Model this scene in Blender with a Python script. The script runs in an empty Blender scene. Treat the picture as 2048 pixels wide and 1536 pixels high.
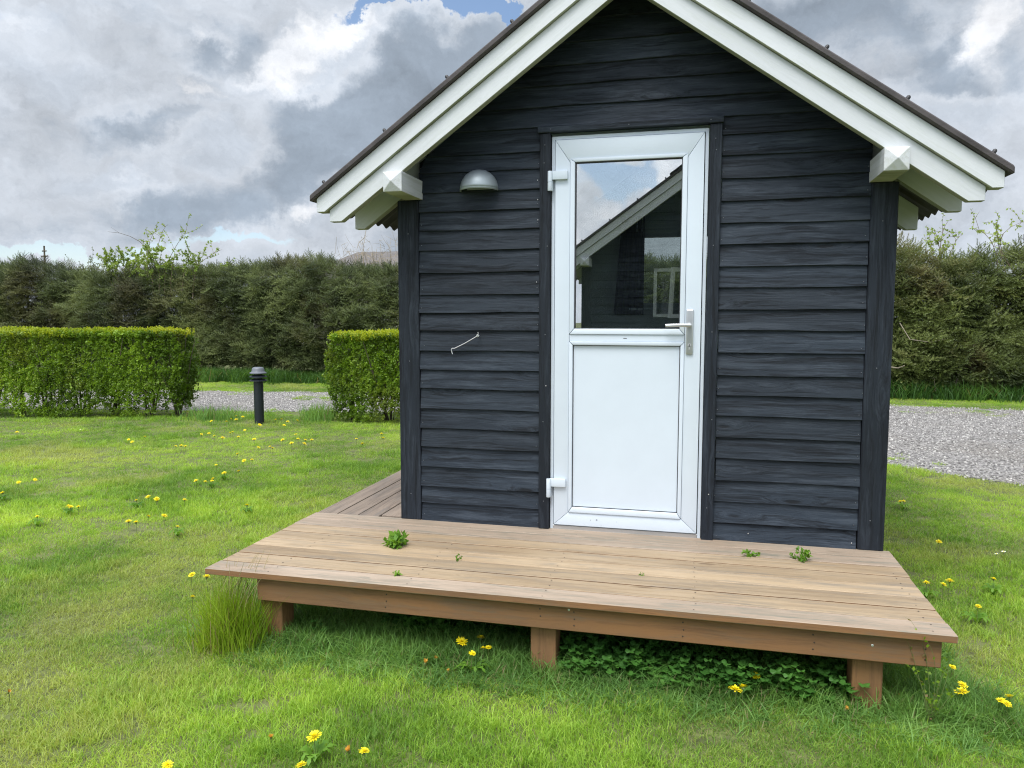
import bpy, bmesh, math, random
import numpy as np
from mathutils import Vector, Matrix, Euler

rng = np.random.default_rng(7)
random.seed(7)
scene = bpy.context.scene
col = scene.collection
PI = math.pi
G = -0.36            # level of the lawn; z = 0 is the top of the deck, y = 0 the front wall

# ------------------------------------------------------------------ camera
F_PX, YAW, PITCH, ROLL = 1522.06, 0.2430, 0.0868, -0.0006
CAM = np.array([0.775, -3.9897, 1.1413])
def cam_matrix():
    cy, sy = math.cos(YAW), math.sin(YAW)
    Rz = np.array([[cy, -sy, 0], [sy, cy, 0], [0, 0, 1]])
    c, s = math.cos(-PITCH), math.sin(-PITCH)
    Rx = np.array([[1, 0, 0], [0, c, -s], [0, s, c]])
    c, s = math.cos(ROLL), math.sin(ROLL)
    Ry = np.array([[c, 0, s], [0, 1, 0], [-s, 0, c]])
    return Rz @ Rx @ Ry
RC = cam_matrix()
cam_d = bpy.data.cameras.new("camera")
cam = bpy.data.objects.new("camera", cam_d)
col.objects.link(cam)
M4 = Matrix.Identity(4)
for i in range(3):
    M4[i][0], M4[i][1], M4[i][2], M4[i][3] = RC[i, 0], RC[i, 2], -RC[i, 1], CAM[i]
cam.matrix_world = M4
cam_d.sensor_fit = 'HORIZONTAL'; cam_d.sensor_width = 36.0
cam_d.lens = 36.0 * F_PX / 2048.0
cam_d.clip_start = 0.05; cam_d.clip_end = 2000
scene.camera = cam

# ------------------------------------------------------------------ exposure
EXPOSURE = 1.36
scene.view_settings.view_transform = 'Standard'
scene.view_settings.look = 'None'
scene.view_settings.gamma = 1.0
scene.view_settings.use_curve_mapping = False
scene.view_settings.exposure = EXPOSURE
scene.render.engine = 'CYCLES'
scene.cycles.use_denoising = True
scene.cycles.denoiser = 'OPENIMAGEDENOISE'; scene.cycles.denoising_input_passes = 'RGB_ALBEDO_NORMAL'; scene.cycles.denoising_prefilter = 'NONE'
scene.cycles.pixel_filter_type = 'BLACKMAN_HARRIS'; scene.cycles.filter_width = 1.15
scene.cycles.max_bounces = 7
scene.cycles.transparent_max_bounces = 12
scene.cycles.sample_clamp_indirect = 2.5

# ------------------------------------------------------------------ sun
SUN_AZ, SUN_EL = math.radians(192), math.radians(63)      # azimuth from +Y, clockwise
sun_dir = Vector((math.sin(SUN_AZ) * math.cos(SUN_EL), math.cos(SUN_AZ) * math.cos(SUN_EL), math.sin(SUN_EL)))
sd = bpy.data.lights.new("sun", 'SUN')
sd.energy = 1.5; sd.angle = math.radians(30); sd.color = (1.0, 0.965, 0.91)
sun = bpy.data.objects.new("sun", sd); col.objects.link(sun)
sun.rotation_euler = sun_dir.to_track_quat('Z', 'Y').to_euler()

# ------------------------------------------------------------------ node helper
class NT:
    """short-hand for building shader trees"""
    def __init__(self, tree):
        self.t = tree; self.n = tree.nodes; self.l = tree.links
    def node(self, typ, **kw):
        nd = self.n.new(typ)
        for k, v in kw.items():
            if k == 'i':
                for kk, vv in v.items():
                    self.put(nd.inputs[kk], vv)
            else:
                setattr(nd, k, v)
        return nd
    def put(self, inp, v):
        if isinstance(v, bpy.types.NodeSocket):
            self.l.new(v, inp)
        else:
            inp.default_value = v
    def math(self, op, a, b=None, c=None, clamp=False):
        nd = self.n.new('ShaderNodeMath'); nd.operation = op; nd.use_clamp = clamp
        self.put(nd.inputs[0], a)
        if b is not None: self.put(nd.inputs[1], b)
        if c is not None: self.put(nd.inputs[2], c)
        return nd.outputs[0]
    def add(self, a, b): return self.math('ADD', a, b)
    def sub(self, a, b): return self.math('SUBTRACT', a, b)
    def mul(self, a, b): return self.math('MULTIPLY', a, b)
    def vmath(self, op, a, b=None):
        nd = self.n.new('ShaderNodeVectorMath'); nd.operation = op
        self.put(nd.inputs[0], a)
        if b is not None:
            if op == 'SCALE': self.put(nd.inputs['Scale'], b)
            else: self.put(nd.inputs[1], b)
        return nd.outputs['Value'] if op in ('DOT_PRODUCT', 'LENGTH', 'DISTANCE') else nd.outputs['Vector']
    def noise(self, vec, scale, detail=4, rough=0.55, dist=0.0, color=False):
        nd = self.n.new('ShaderNodeTexNoise')
        self.put(nd.inputs['Vector'], vec); nd.inputs['Scale'].default_value = scale
        nd.inputs['Detail'].default_value = detail; nd.inputs['Roughness'].default_value = rough
        nd.inputs['Distortion'].default_value = dist
        return nd.outputs['Color'] if color else nd.outputs['Fac']
    def ss(self, x, lo, hi, a=0.0, b=1.0):
        nd = self.n.new('ShaderNodeMapRange'); nd.interpolation_type = 'SMOOTHSTEP'
        self.put(nd.inputs['Value'], x)
        nd.inputs['From Min'].default_value = lo; nd.inputs['From Max'].default_value = hi
        nd.inputs['To Min'].default_value = a; nd.inputs['To Max'].default_value = b
        return nd.outputs['Result']
    def mix(self, f, a, b, mode='MIX'):
        nd = self.n.new('ShaderNodeMix'); nd.data_type = 'RGBA'; nd.blend_type = mode
        self.put(nd.inputs['Factor'], f)
        self.put(nd.inputs[6], a if isinstance(a, bpy.types.NodeSocket) else (*a[:3], 1))
        self.put(nd.inputs[7], b if isinstance(b, bpy.types.NodeSocket) else (*b[:3], 1))
        return nd.outputs[2]
    def mapping(self, vec, scale=(1, 1, 1), loc=(0, 0, 0)):
        nd = self.n.new('ShaderNodeMapping')
        self.put(nd.inputs['Vector'], vec)
        nd.inputs['Scale'].default_value = scale; nd.inputs['Location'].default_value = loc
        return nd.outputs[0]

# ------------------------------------------------------------------ world: Nishita blue behind broken cloud
def build_world():
    w = bpy.data.worlds.new("World"); scene.world = w; w.use_nodes = True
    w.cycles.sampling_method = 'MANUAL'; w.cycles.sample_map_resolution = 1024
    T = NT(w.node_tree); T.n.clear()
    sky = T.node('ShaderNodeTexSky', sky_type='NISHITA', sun_disc=False, sun_elevation=SUN_EL, sun_rotation=SUN_AZ)
    sky.dust_density = 0.6; sky.ozone_density = 1.6
    bg_sky = T.node('ShaderNodeBackground', i={'Strength': 0.068})
    T.l.new(sky.outputs[0], bg_sky.inputs['Color'])
    d = T.node('ShaderNodeTexCoord').outputs['Generated']
    # domain warp
    w1 = T.vmath('SCALE', T.vmath('SUBTRACT', T.noise(d, 3.2, 4, 0.6, color=True), (0.5, 0.5, 0.5)), 0.22)
    w2 = T.vmath('SCALE', T.vmath('SUBTRACT', T.noise(d, 13.0, 6, 0.66, color=True), (0.5, 0.5, 0.5)), 0.105)
    dw = T.vmath('ADD', T.vmath('ADD', d, w1), w2)
    dfl = T.mapping(d, (1.0, 1.0, 1.9))
    nA = T.sub(T.noise(T.vmath('ADD', dfl, w1), 2.6, 8, 0.56), 0.5)
    nB = T.sub(T.noise(T.mapping(T.vmath('ADD', dfl, w2), loc=(3.1, 1.7, 0.4)), 7.0, 7, 0.6), 0.5)
    nC = T.sub(T.noise(T.mapping(dfl, loc=(9.1, 2.2, 5.4)), 1.9, 6, 0.5), 0.5)
    def pdir(u, v):
        q = RC @ np.array([(u - 1024) / F_PX, 1.0, -(v - 768) / F_PX])
        return q / np.linalg.norm(q)
    def blob(u, v, ru, rv, ang=0.0, wgt=1.0, src=None, south=False):
        """an elliptical patch of sky round a compass direction / elevation"""
        c = pdir(u, v)
        e = 8.0
        a = math.radians(ang)
        du, dv = math.cos(a), -math.sin(a)
        t1 = pdir(u + e * du, v + e * dv) - c; t1 /= np.linalg.norm(t1)
        t2 = np.cross(c, t1); t2 /= np.linalg.norm(t2)
        if south: c, t1, t2 = c * [1, -1, 1], t1 * [1, -1, 1], t2 * [1, -1, 1]    # the sky over the lawn behind the viewer
        r = 1.0 / math.sqrt(1 + ((u - 1024) / F_PX) ** 2 + ((v - 768) / F_PX) ** 2) / F_PX
        s = src or dw
        rel = T.vmath('SUBTRACT', s, tuple(c))
        x = T.vmath('DOT_PRODUCT', rel, tuple(t1 / (ru * r)))
        y = T.vmath('DOT_PRODUCT', rel, tuple(t2 / (rv * r)))
        z = T.vmath('DOT_PRODUCT', rel, tuple(c * 1.5))
        q = T.add(T.add(T.mul(x, x), T.mul(y, y)), T.mul(z, z))
        g = T.math('EXPONENT', T.mul(q, -1.0))
        return T.mul(g, wgt)
    def total(lst, start):
        s = start
        for b in lst: s = T.add(s, blob(*b))
        return s
    dark = total([(660, 255, 300, 95, 27, 0.85), (880, 170, 170, 110, 20, 0.55), (760, 330, 160, 60, 8, 0.3), (470, 100, 150, 75, 20, 0.62), (380, 205, 170, 50, 15, 0.45),
                  (200, 215, 200, 50, 0, 0.26), (170, 420, 330, 62, 0, 0.45), (30, 330, 120, 60, 0, 0.25), (1900, 120, 210, 100, -10, 0.62), (1650, 30, 120, 60, 0, 0.25),
                  (560, 90, 60, 60, 0, 0.25),
                  (420, 145, 30, 42, 60, -0.75), (620, 95, 150, 40, 22, -0.75), (460, 270, 70, 30, 60, -0.45), (250, 330, 110, 30, -20, -0.35), (1995, 40, 60, 80, 0, -0.7),
                  (60, 90, 120, 60, -20, -0.25), (850, 380, 120, 30, 10, -0.55), (640, 450, 130, 25, 12, -0.4), (1960, 230, 120, 40, 15, -0.5), (435, 18, 30, 18, 0, -0.5)], 
                 T.add(T.mul(nA, 2.2), T.mul(nB, 1.1)))
    white = total([(410, 148, 30, 46, 60, 0.6), (600, 80, 190, 60, 22, 0.55), (450, 240, 50, 40, 60, 0.42), (290, 322, 80, 30, -20, 0.36), (1998, 40, 70, 70, 0, 0.8),
                   (1985, 165, 50, 50, 0, 0.3), (600, 455, 80, 26, 30, 0.42), (720, 445, 130, 30, 10, 0.45), (1015, 40, 40, 60, -40, 0.4), (435, 18, 30, 18, 0, 0.36), (1830, 225, 60, 25, 20, 0.3), (1195, 425, 90, 34, 10, 0.6, None, True), (1340, 345, 50, 40, 0, 0.6, None, True)],
                  T.add(T.mul(nB, 2.2), T.mul(nC, 1.0)))
    blue = total([(895, 4, 110, 34, -10, 0.95), (990, 28, 50, 16, -62, 0.9), (760, 0, 90, 18, 0, 0.75), (110, 500, 200, 26, 4, 0.95), (480, 502, 170, 20, 0, 0.9), (500, 240, 700, 200, 0, -0.30), (1800, 200, 350, 230, 0, -0.30),
                  (700, 410, 60, 14, 10, 0.3), (730, 390, 60, 12, 0, 0.3), (1205, 350, 60, 30, -20, 0.9, None, True), (1295, 335, 50, 24, 0, 0.8, None, True), (1165, 475, 40, 18, 0, 0.7, None, True), (1400, 250, 90, 40, 10, 0.6, None, True)],
                 T.add(T.mul(nC, 1.9), T.mul(nB, 0.9)))
    kd = T.ss(dark, 0.10, 0.62)
    kw = T.ss(white, 0.14, 0.80)
    kb = T.ss(blue, 0.20, 0.46)
    e = 2 ** EXPOSURE
    mid = tuple(c / e for c in (0.60, 0.66, 0.745)); dk = tuple(c / e for c in (0.35, 0.415, 0.50)); wh = tuple(c / e for c in (0.90, 0.92, 0.96))
    rim = T.mul(T.mul(T.ss(dark, -0.22, 0.14), T.sub(1.0, kd)), 0.20)
    kw = T.math('MAXIMUM', kw, rim)
    c1 = T.mix(kd, mid, dk)
    c2 = T.mix(T.mul(kw, T.sub(1.0, T.mul(kd, 0.75))), c1, wh)
    # clouds are brighter towards the veiled sun
    sdot = T.math('MAXIMUM', T.vmath('DOT_PRODUCT', d, tuple(sun_dir)), 0.0)
    nD = T.sub(T.noise(T.mapping(dw, (1, 1, 1.4), (4, 8, 2)), 9.0, 8, 0.62), 0.5)
    c2 = T.vmath('SCALE', c2, T.add(1.0, T.add(T.mul(nB, 0.75), T.add(T.mul(nA, -0.5), T.mul(nD, 0.85)))))
    c3 = T.vmath('SCALE', c2, T.add(1.0, T.mul(T.math('POWER', sdot, 1.2), 1.5)))
    bg_c = T.node('ShaderNodeBackground', i={'Strength': 1.0})
    T.l.new(c3, bg_c.inputs['Color'])
    mx = T.node('ShaderNodeMixShader')
    T.l.new(T.mul(kb, T.ss(T.node('ShaderNodeSeparateXYZ', i={0: d}).outputs[2], 0.0, 0.35, 0.62, 0.95)), mx.inputs[0]); T.l.new(bg_c.outputs[0], mx.inputs[1]); T.l.new(bg_sky.outputs[0], mx.inputs[2])
    out = T.node('ShaderNodeOutputWorld'); T.l.new(mx.outputs[0], out.inputs['Surface'])
build_world()

# ------------------------------------------------------------------ mesh helpers
def new_mesh(name, verts, faces, mat=None, smooth=False):
    me = bpy.data.meshes.new(name)
    me.from_pydata([tuple(v) for v in verts], [], faces)
    me.update()
    if mat:
        for m in (mat if isinstance(mat, (list, tuple)) else [mat]): me.materials.append(m)
    if smooth: me.polygons.foreach_set('use_smooth', [True] * len(me.polygons))
    return me
def link(name, me, parent=None, loc=(0, 0, 0), rot=(0, 0, 0)):
    o = bpy.data.objects.new(name, me); col.objects.link(o)
    o.location = loc; o.rotation_euler = rot
    if parent is not None: o.parent = parent
    return o
def thing(name, label, cat, loc=(0, 0, 0), rz=0.0, group=None):
    o = bpy.data.objects.new(name, None); col.objects.link(o)
    o.location = loc; o.rotation_euler = (0, 0, rz); o.empty_display_size = 0.1
    o['label'] = label; o['category'] = cat
    if group: o['group'] = group
    return o
def tag(o, label, cat, group=None):
    o['label'] = label; o['category'] = cat
    if group: o['group'] = group
    return o
class MB:
    def __init__(self): self.v = []; self.f = []; self.mi = []
    def add(self, vs, fs, mi=0):
        b = len(self.v); self.v += [tuple(v) for v in vs]
        self.f += [tuple(b + i for i in f) for f in fs]; self.mi += [mi] * len(fs)
        return self
    def box(self, x0, x1, y0, y1, z0, z1, mi=0):
        return self.add([(x0, y0, z0), (x1, y0, z0), (x1, y1, z0), (x0, y1, z0), (x0, y0, z1), (x1, y0, z1), (x1, y1, z1), (x0, y1, z1)],
                        [(0, 3, 2, 1), (4, 5, 6, 7), (0, 1, 5, 4), (1, 2, 6, 5), (2, 3, 7, 6), (3, 0, 4, 7)], mi)
    def prism_xz(self, pts, y0, y1, mi=0):
        """polygon given in (x, z), counter-clockwise seen from the front, extruded from y0 (front) to y1"""
        n = len(pts)
        vs = [(x, y0, z) for x, z in pts] + [(x, y1, z) for x, z in pts]
        fs = [tuple(range(n)), tuple(range(2 * n - 1, n - 1, -1))] + [(i, n + i, n + (i + 1) % n, (i + 1) % n) for i in range(n)]
        return self.add(vs, fs, mi)
    def tube(self, pts, rad, sides=6, cap=True, mi=0):
        pts = [Vector(p) for p in pts]; n = len(pts)
        if not hasattr(rad, '__len__'): rad = [rad] * n
        ref = Vector((0.31, 0.87, 0.4)); vs = []
        for i in range(n):
            t = (pts[min(i + 1, n - 1)] - pts[max(i - 1, 0)]).normalized()
            a = t.cross(ref)
            if a.length < 1e-3: a = t.cross(Vector((1, 0, 0)))
            a.normalize(); b = t.cross(a)
            for k in range(sides):
                an = 2 * PI * k / sides
                vs.append(pts[i] + (a * math.cos(an) + b * math.sin(an)) * rad[i])
        fs = [(i * sides + k, i * sides + (k + 1) % sides, (i + 1) * sides + (k + 1) % sides, (i + 1) * sides + k) for i in range(n - 1) for k in range(sides)]
        if cap: fs += [tuple(range(sides - 1, -1, -1)), tuple(range((n - 1) * sides, n * sides))]
        return self.add(vs, fs, mi)
    def lathe(self, prof, n=24, c=(0, 0, 0), mi=0):
        vs = [(c[0] + r * math.cos(2 * PI * k / n), c[1] + r * math.sin(2 * PI * k / n), c[2] + z) for r, z in prof for k in range(n)]
        fs = [(i * n + k, i * n + (k + 1) % n, (i + 1) * n + (k + 1) % n, (i + 1) * n + k) for i in range(len(prof) - 1) for k in range(n)]
        return self.add(vs, fs, mi)
    def mesh(self, name, mat, smooth=False, bevel=0.0, seg=1):
        me = new_mesh(name, self.v, self.f, mat, False)
        if any(self.mi): me.polygons.foreach_set('material_index', self.mi)
        if bevel:
            bm = bmesh.new(); bm.from_mesh(me)
            bmesh.ops.bevel(bm, geom=[e for e in bm.edges if len(e.link_faces) == 2 and e.calc_face_angle(0) > 0.5], offset=bevel, segments=seg, affect='EDGES', profile=0.6)
            bm.to_mesh(me); bm.free()
        if smooth:
            me.polygons.foreach_set('use_smooth', [True] * len(me.polygons))
            try: me.set_sharp_from_angle(angle=math.radians(42))
            except Exception: pass
        return me
    def build(self, name, mat, parent=None, smooth=False, bevel=0.0, seg=1, center=False):
        off = Vector((0, 0, 0))
        if center:
            a = np.array(self.v); off = Vector((a.min(0) + a.max(0)) / 2)
            self.v = [tuple(Vector(v) - off) for v in self.v]
        o = link(name, self.mesh(name, mat, smooth, bevel, seg), parent, off)
        return o

# ------------------------------------------------------------------ materials
def mat_new(name):
    m = bpy.data.materials.new(name); m.use_nodes = True
    T = NT(m.node_tree)
    b = T.n['Principled BSDF']
    return m, T, b
def plain(name, colr, rough=0.5, metal=0.0, spec=0.5, var=0.0, bump=0.0, bscale=60):
    m, T, b = mat_new(name)
    c = T.node('ShaderNodeTexCoord').outputs['Object']
    if var:
        n = T.noise(c, 6, 5, 0.6)
        T.put(b.inputs['Base Color'], T.mix(T.ss(n, 0.3, 0.7), tuple(x * (1 - var) for x in colr), tuple(min(1, x * (1 + var)) for x in colr)))
    else: b.inputs['Base Color'].default_value = (*colr, 1)
    b.inputs['Roughness'].default_value = rough; b.inputs['Metallic'].default_value = metal
    b.inputs['Specular IOR Level'].default_value = spec
    if bump:
        bp = T.node('ShaderNodeBump', i={'Strength': bump, 'Distance': 0.002, 'Height': T.noise(c, bscale, 4)})
        T.l.new(bp.outputs[0], b.inputs['Normal'])
    return m
def wood(name, ca, cb, dark, rough=(0.55, 0.8), grain=0.6, bump=0.5, knot=0.8, patch=None, patch_amt=0.0, axis='X', spec=0.4, tone=0.25, vert=False):
    """boards whose grain runs along the local x axis (or z)"""
    m, T, b = mat_new(name)
    oc = T.node('ShaderNodeTexCoord').outputs['Object']
    oi = T.node('ShaderNodeObjectInfo').outputs['Random']
    if axis == 'Z':
        sp = T.node('ShaderNodeSeparateXYZ', i={0: oc}); cb_ = T.node('ShaderNodeCombineXYZ', i={0: sp.outputs[2], 1: sp.outputs[0], 2: sp.outputs[1]}); oc = cb_.outputs[0]
    if axis == 'Y':
        sp = T.node('ShaderNodeSeparateXYZ', i={0: oc}); cb_ = T.node('ShaderNodeCombineXYZ', i={0: sp.outputs[1], 1: sp.outputs[0], 2: sp.outputs[2]}); oc = cb_.outputs[0]
    off = T.vmath('SCALE', T.node('ShaderNodeCombineXYZ', i={0: oi, 1: T.mul(oi, 3.7), 2: T.mul(oi, 7.3)}).outputs[0], 37.0)
    p = T.vmath('ADD', oc, off)
    # knots bend the grain
    vo = T.node('ShaderNodeTexVoronoi', i={'Vector': T.mapping(p, (1.9, 7.5, 7.5)), 'Scale': 1.0}); vo.inputs['Randomness'].default_value = 1.0
    kd = vo.outputs['Distance']
    bend = T.ss(kd, 0.0, 0.34, 0.035, 0.0)
    wob = T.mul(T.sub(T.noise(T.mapping(p, (2.2, 5, 5)), 1.0, 3), 0.5), 0.05)
    sh = T.node('ShaderNodeCombineXYZ', i={1: T.add(bend, wob), 2: T.add(bend, wob)}).outputs[0]
    q = T.vmath('ADD', p, sh)
    g1 = T.noise(T.mapping(q, (1.6, 46, 46)), 1.0, 7, 0.68)
    g2 = T.noise(T.mapping(q, (5.0, 190, 190)), 1.0, 5, 0.7)
    g3 = T.noise(T.mapping(q, (0.8, 20, 20), (2, 9, 4)), 1.0, 5, 0.65)
    big = T.noise(T.mapping(p, (1.1, 3.5, 3.5), (5, 5, 5)), 1.0, 5, 0.6)
    g = T.add(T.add(T.mul(g1, 0.5), T.mul(g2, 0.25)), T.mul(g3, 0.25))
    c = T.mix(T.ss(big, 0.33, 0.67), ca, cb)
    c = T.mix(T.mul(T.ss(g, 0.475, 0.60), grain), c, dark)
    kn = T.mul(T.ss(kd, 0.045, 0.10, 1.0, 0.0), knot)
    c = T.mix(kn, c, dark)
    if patch is not None:
        pn = T.noise(T.mapping(q, (2.4, 24, 24), (11, 3, 7)), 1.0, 8, 0.72)
        c = T.mix(T.mul(T.mul(T.ss(pn, 0.47, 0.62), patch_amt), T.ss(g, 0.42, 0.56, 1.0, 0.35)), c, patch)
    tn = T.add(1.0 - tone / 2, T.mul(oi, tone))
    c = T.vmath('SCALE', c, tn)
    T.put(b.inputs['Base Color'], c)
    T.put(b.inputs['Roughness'], T.ss(g, 0.35, 0.65, rough[0], rough[1]))
    b.inputs['Specular IOR Level'].default_value = spec
    bp = T.node('ShaderNodeBump', i={'Strength': bump, 'Distance': 0.003, 'Height': T.sub(T.add(T.mul(g1, 0.7), T.mul(g2, 0.6)), T.mul(kn, 0.3))})
    T.l.new(bp.outputs[0], b.inputs['Normal'])
    return m
BK = dict(rough=(0.50, 0.80), grain=0.85, bump=1.0, knot=0.85, spec=0.30, tone=0.4, patch=(0.052, 0.066, 0.087), patch_amt=0.62)
m_black = wood('black painted board', (0.0135, 0.0205, 0.0315), (0.0215, 0.0310, 0.0450), (0.0030, 0.0045, 0.0070), **BK)
m_black_v = wood('black painted post', (0.0085, 0.0125, 0.0195), (0.014, 0.0195, 0.029), (0.003, 0.0045, 0.007), axis='Z', **{**BK, 'patch_amt': 0.35})
m_white = wood('white painted wood', (0.585, 0.61, 0.64), (0.64, 0.665, 0.69), (0.45, 0.48, 0.48), rough=(0.45, 0.6), grain=0.28, bump=0.22, knot=0.12, tone=0.05, patch=(0.52, 0.55, 0.53), patch_amt=0.55)
m_white_y = wood('white painted beam', (0.585, 0.61, 0.64), (0.63, 0.655, 0.68), (0.38, 0.40, 0.36), rough=(0.45, 0.6), grain=0.45, bump=0.4, knot=0.1, tone=0.05, axis='Y', patch=(0.50, 0.52, 0.44), patch_amt=0.6)
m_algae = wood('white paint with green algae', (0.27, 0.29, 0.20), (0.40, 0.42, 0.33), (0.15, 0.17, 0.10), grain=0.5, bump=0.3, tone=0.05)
m_deck = wood('weathered deck board', (0.325, 0.238, 0.148), (0.40, 0.305, 0.200), (0.14, 0.09, 0.05), grain=0.42, bump=0.5, knot=0.8, patch=(0.215, 0.180, 0.140), patch_amt=0.85, tone=0.28)
m_deck_grey = wood('grey weathered deck board', (0.30, 0.23, 0.17), (0.38, 0.30, 0.23), (0.15, 0.115, 0.085), grain=0.4, bump=0.6, knot=0.6, patch=(0.185, 0.175, 0.140), patch_amt=1.0, tone=0.25)
m_deck_side = wood('grey side deck board', (0.235, 0.185, 0.145), (0.30, 0.235, 0.185), (0.10, 0.08, 0.07), grain=0.6, bump=0.6, knot=0.5, patch=(0.16, 0.145, 0.13), patch_amt=0.8, tone=0.25, axis='Y')
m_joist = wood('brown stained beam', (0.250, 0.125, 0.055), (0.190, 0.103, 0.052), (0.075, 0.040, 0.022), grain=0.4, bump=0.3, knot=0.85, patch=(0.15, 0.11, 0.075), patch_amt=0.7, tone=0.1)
m_post = wood('brown stained post', (0.265, 0.135, 0.058), (0.205, 0.110, 0.055), (0.08, 0.042, 0.022), grain=0.5, bump=0.4, knot=0.8, tone=0.15, axis='Z')
m_upvc = plain('white plastic door', (0.60, 0.67, 0.75), 0.28, spec=0.5, var=0.015)
m_frame_grey = plain('grey window frame', (0.30, 0.32, 0.34), 0.4)
m_gasket = plain('dark rubber seal', (0.03, 0.03, 0.035), 0.6)
m_alu = plain('satin aluminium', (0.58, 0.60, 0.62), 0.38, metal=0.85, var=0.05)
m_galv = plain('dull galvanised steel', (0.30, 0.345, 0.375), 0.50, metal=0.35, var=0.18, bump=0.2, bscale=25)
m_rod = plain('bright zinc rod', (0.75, 0.76, 0.78), 0.35, metal=0.7)
m_roof = plain('dark fibre cement roofing', (0.060, 0.053, 0.054), 0.8, var=0.3, bump=0.6, bscale=90)
m_cap = plain('black roof screw cap', (0.02, 0.02, 0.022), 0.5)
m_nail = plain('painted nail head', (0.14, 0.15, 0.165), 0.4, metal=0.3)
m_nail_br = plain('bright screw head', (0.5, 0.5, 0.5), 0.35, metal=0.8)
m_nail_dk = plain('rusty screw head', (0.045, 0.03, 0.022), 0.6)
m_inner = plain('grey interior lining', (0.66, 0.72, 0.75), 0.7, var=0.05)
m_floor = plain('grey vinyl floor', (0.30, 0.29, 0.27), 0.5)
m_curtain = plain('navy curtain cloth', (0.018, 0.02, 0.035), 0.9)
m_bollard = plain('dark slate bollard paint', (0.010, 0.014, 0.022), 0.42, spec=0.5, var=0.15)
m_bollard_top = plain('light grey bollard cap', (0.12, 0.13, 0.155), 0.5, var=0.2)  # cap is a lighter grey than the post
m_opal = plain('opal lamp glass', (0.5, 0.5, 0.48), 0.3)
m_bark = plain('grey brown bark', (0.085, 0.068, 0.05), 0.9, var=0.4, bump=0.8, bscale=40)
m_bark_pale = plain('pale dead wood', (0.30, 0.26, 0.20), 0.85, var=0.3, bump=0.5)
m_twig = plain('thin brown twig', (0.16, 0.12, 0.08), 0.8, var=0.3)
m_house_wall = plain('pale rendered house wall', (0.5, 0.47, 0.42), 0.8, var=0.1)
m_house_roof = plain('grey brown house roof', (0.12, 0.11, 0.105), 0.75, var=0.2)

def glass_mat(name, gloss, tint=(0.93, 0.96, 0.95)):
    m, T, b = mat_new(name); T.n.remove(b)
    out = T.n['Material Output']
    gl = T.node('ShaderNodeBsdfGlossy', i={'Roughness': 0.0, 'Color': (1, 1, 1, 1)})
    tr = T.node('ShaderNodeBsdfTransparent', i={'Color': (*tint, 1)})
    fr = T.node('ShaderNodeFresnel', i={'IOR': 1.5})
    mx = T.node('ShaderNodeMixShader')
    T.put(mx.inputs[0], T.math('MINIMUM', T.add(fr.outputs[0], gloss), 1.0))
    T.l.new(tr.outputs[0], mx.inputs[1]); T.l.new(gl.outputs[0], mx.inputs[2]); T.l.new(mx.outputs[0], out.inputs['Surface'])
    return m
m_glass = glass_mat('coated door glass', 0.30)
m_glass_in = glass_mat('window glass', 0.03)

def leafy(name, cols, trans=0.45, rough=0.5, patch_scale=0.6, spec=0.3, straw=None, straw_at=0.94, dry=None, ttrans=(1.25, 1.15, 0.55), dry_amt=0.6):
    """foliage: cols = (dark, mid, light); 'tint' is a random value per blade or leaf"""
    m, T, b = mat_new(name)
    at = T.node('ShaderNodeAttribute', attribute_name='tint', attribute_type='GEOMETRY').outputs['Fac']
    oi = T.node('ShaderNodeObjectInfo').outputs['Random']
    pos = T.node('ShaderNodeNewGeometry').outputs['Position']
    nz = T.noise(pos, patch_scale, 4, 0.55)
    nz2 = T.noise(T.mapping(pos, loc=(7, 3, 1)), patch_scale * 5, 4, 0.6)
    k = T.add(T.add(T.mul(at, 0.38), T.mul(oi, 0.26)), T.add(T.mul(T.sub(nz, 0.5), 2.2), T.mul(T.sub(nz2, 0.5), 1.0)))
    c = T.mix(T.ss(k, -0.05, 0.42), cols[0], cols[1])
    c = T.mix(T.ss(k, 0.30, 0.85), c, cols[2])
    if dry is not None:
        nd = T.noise(T.mapping(pos, loc=(17, 23, 4)), patch_scale * 1.3, 5, 0.6)
        c = T.mix(T.mul(T.ss(T.add(nd, T.mul(at, 0.10)), 0.56, 0.72), dry_amt), c, dry)
    if straw is not None:
        c = T.mix(T.math('GREATER_THAN', at, straw_at), c, straw)
    T.put(b.inputs['Base Color'], c); b.inputs['Roughness'].default_value = rough
    b.inputs['Specular IOR Level'].default_value = spec
    tl = T.node('ShaderNodeBsdfTranslucent'); T.put(tl.inputs['Color'], T.vmath('MULTIPLY', c, ttrans))
    mx = T.node('ShaderNodeMixShader', i={0: trans}); out = T.n['Material Output']
    T.l.new(b.outputs[0], mx.inputs[1]); T.l.new(tl.outputs[0], mx.inputs[2]); T.l.new(mx.outputs[0], out.inputs['Surface'])
    return m
m_grass = leafy('lawn grass', ((0.150, 0.295, 0.046), (0.315, 0.515, 0.068), (0.53, 0.70, 0.12)), straw=(0.48, 0.44, 0.22), straw_at=0.95, dry=(0.47, 0.48, 0.18), dry_amt=0.62, patch_scale=0.55)
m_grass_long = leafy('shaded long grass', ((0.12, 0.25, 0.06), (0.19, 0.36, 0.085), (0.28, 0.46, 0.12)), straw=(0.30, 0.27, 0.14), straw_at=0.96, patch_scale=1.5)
m_grass_tall = leafy('tall yellow green grass', ((0.15, 0.27, 0.018), (0.24, 0.38, 0.026), (0.34, 0.47, 0.05)), straw=(0.30, 0.24, 0.12), straw_at=0.9, patch_scale=2.0)
m_clover = leafy('clover leaves', ((0.05, 0.15, 0.028), (0.085, 0.23, 0.04), (0.14, 0.32, 0.06)), patch_scale=2.0)
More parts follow.
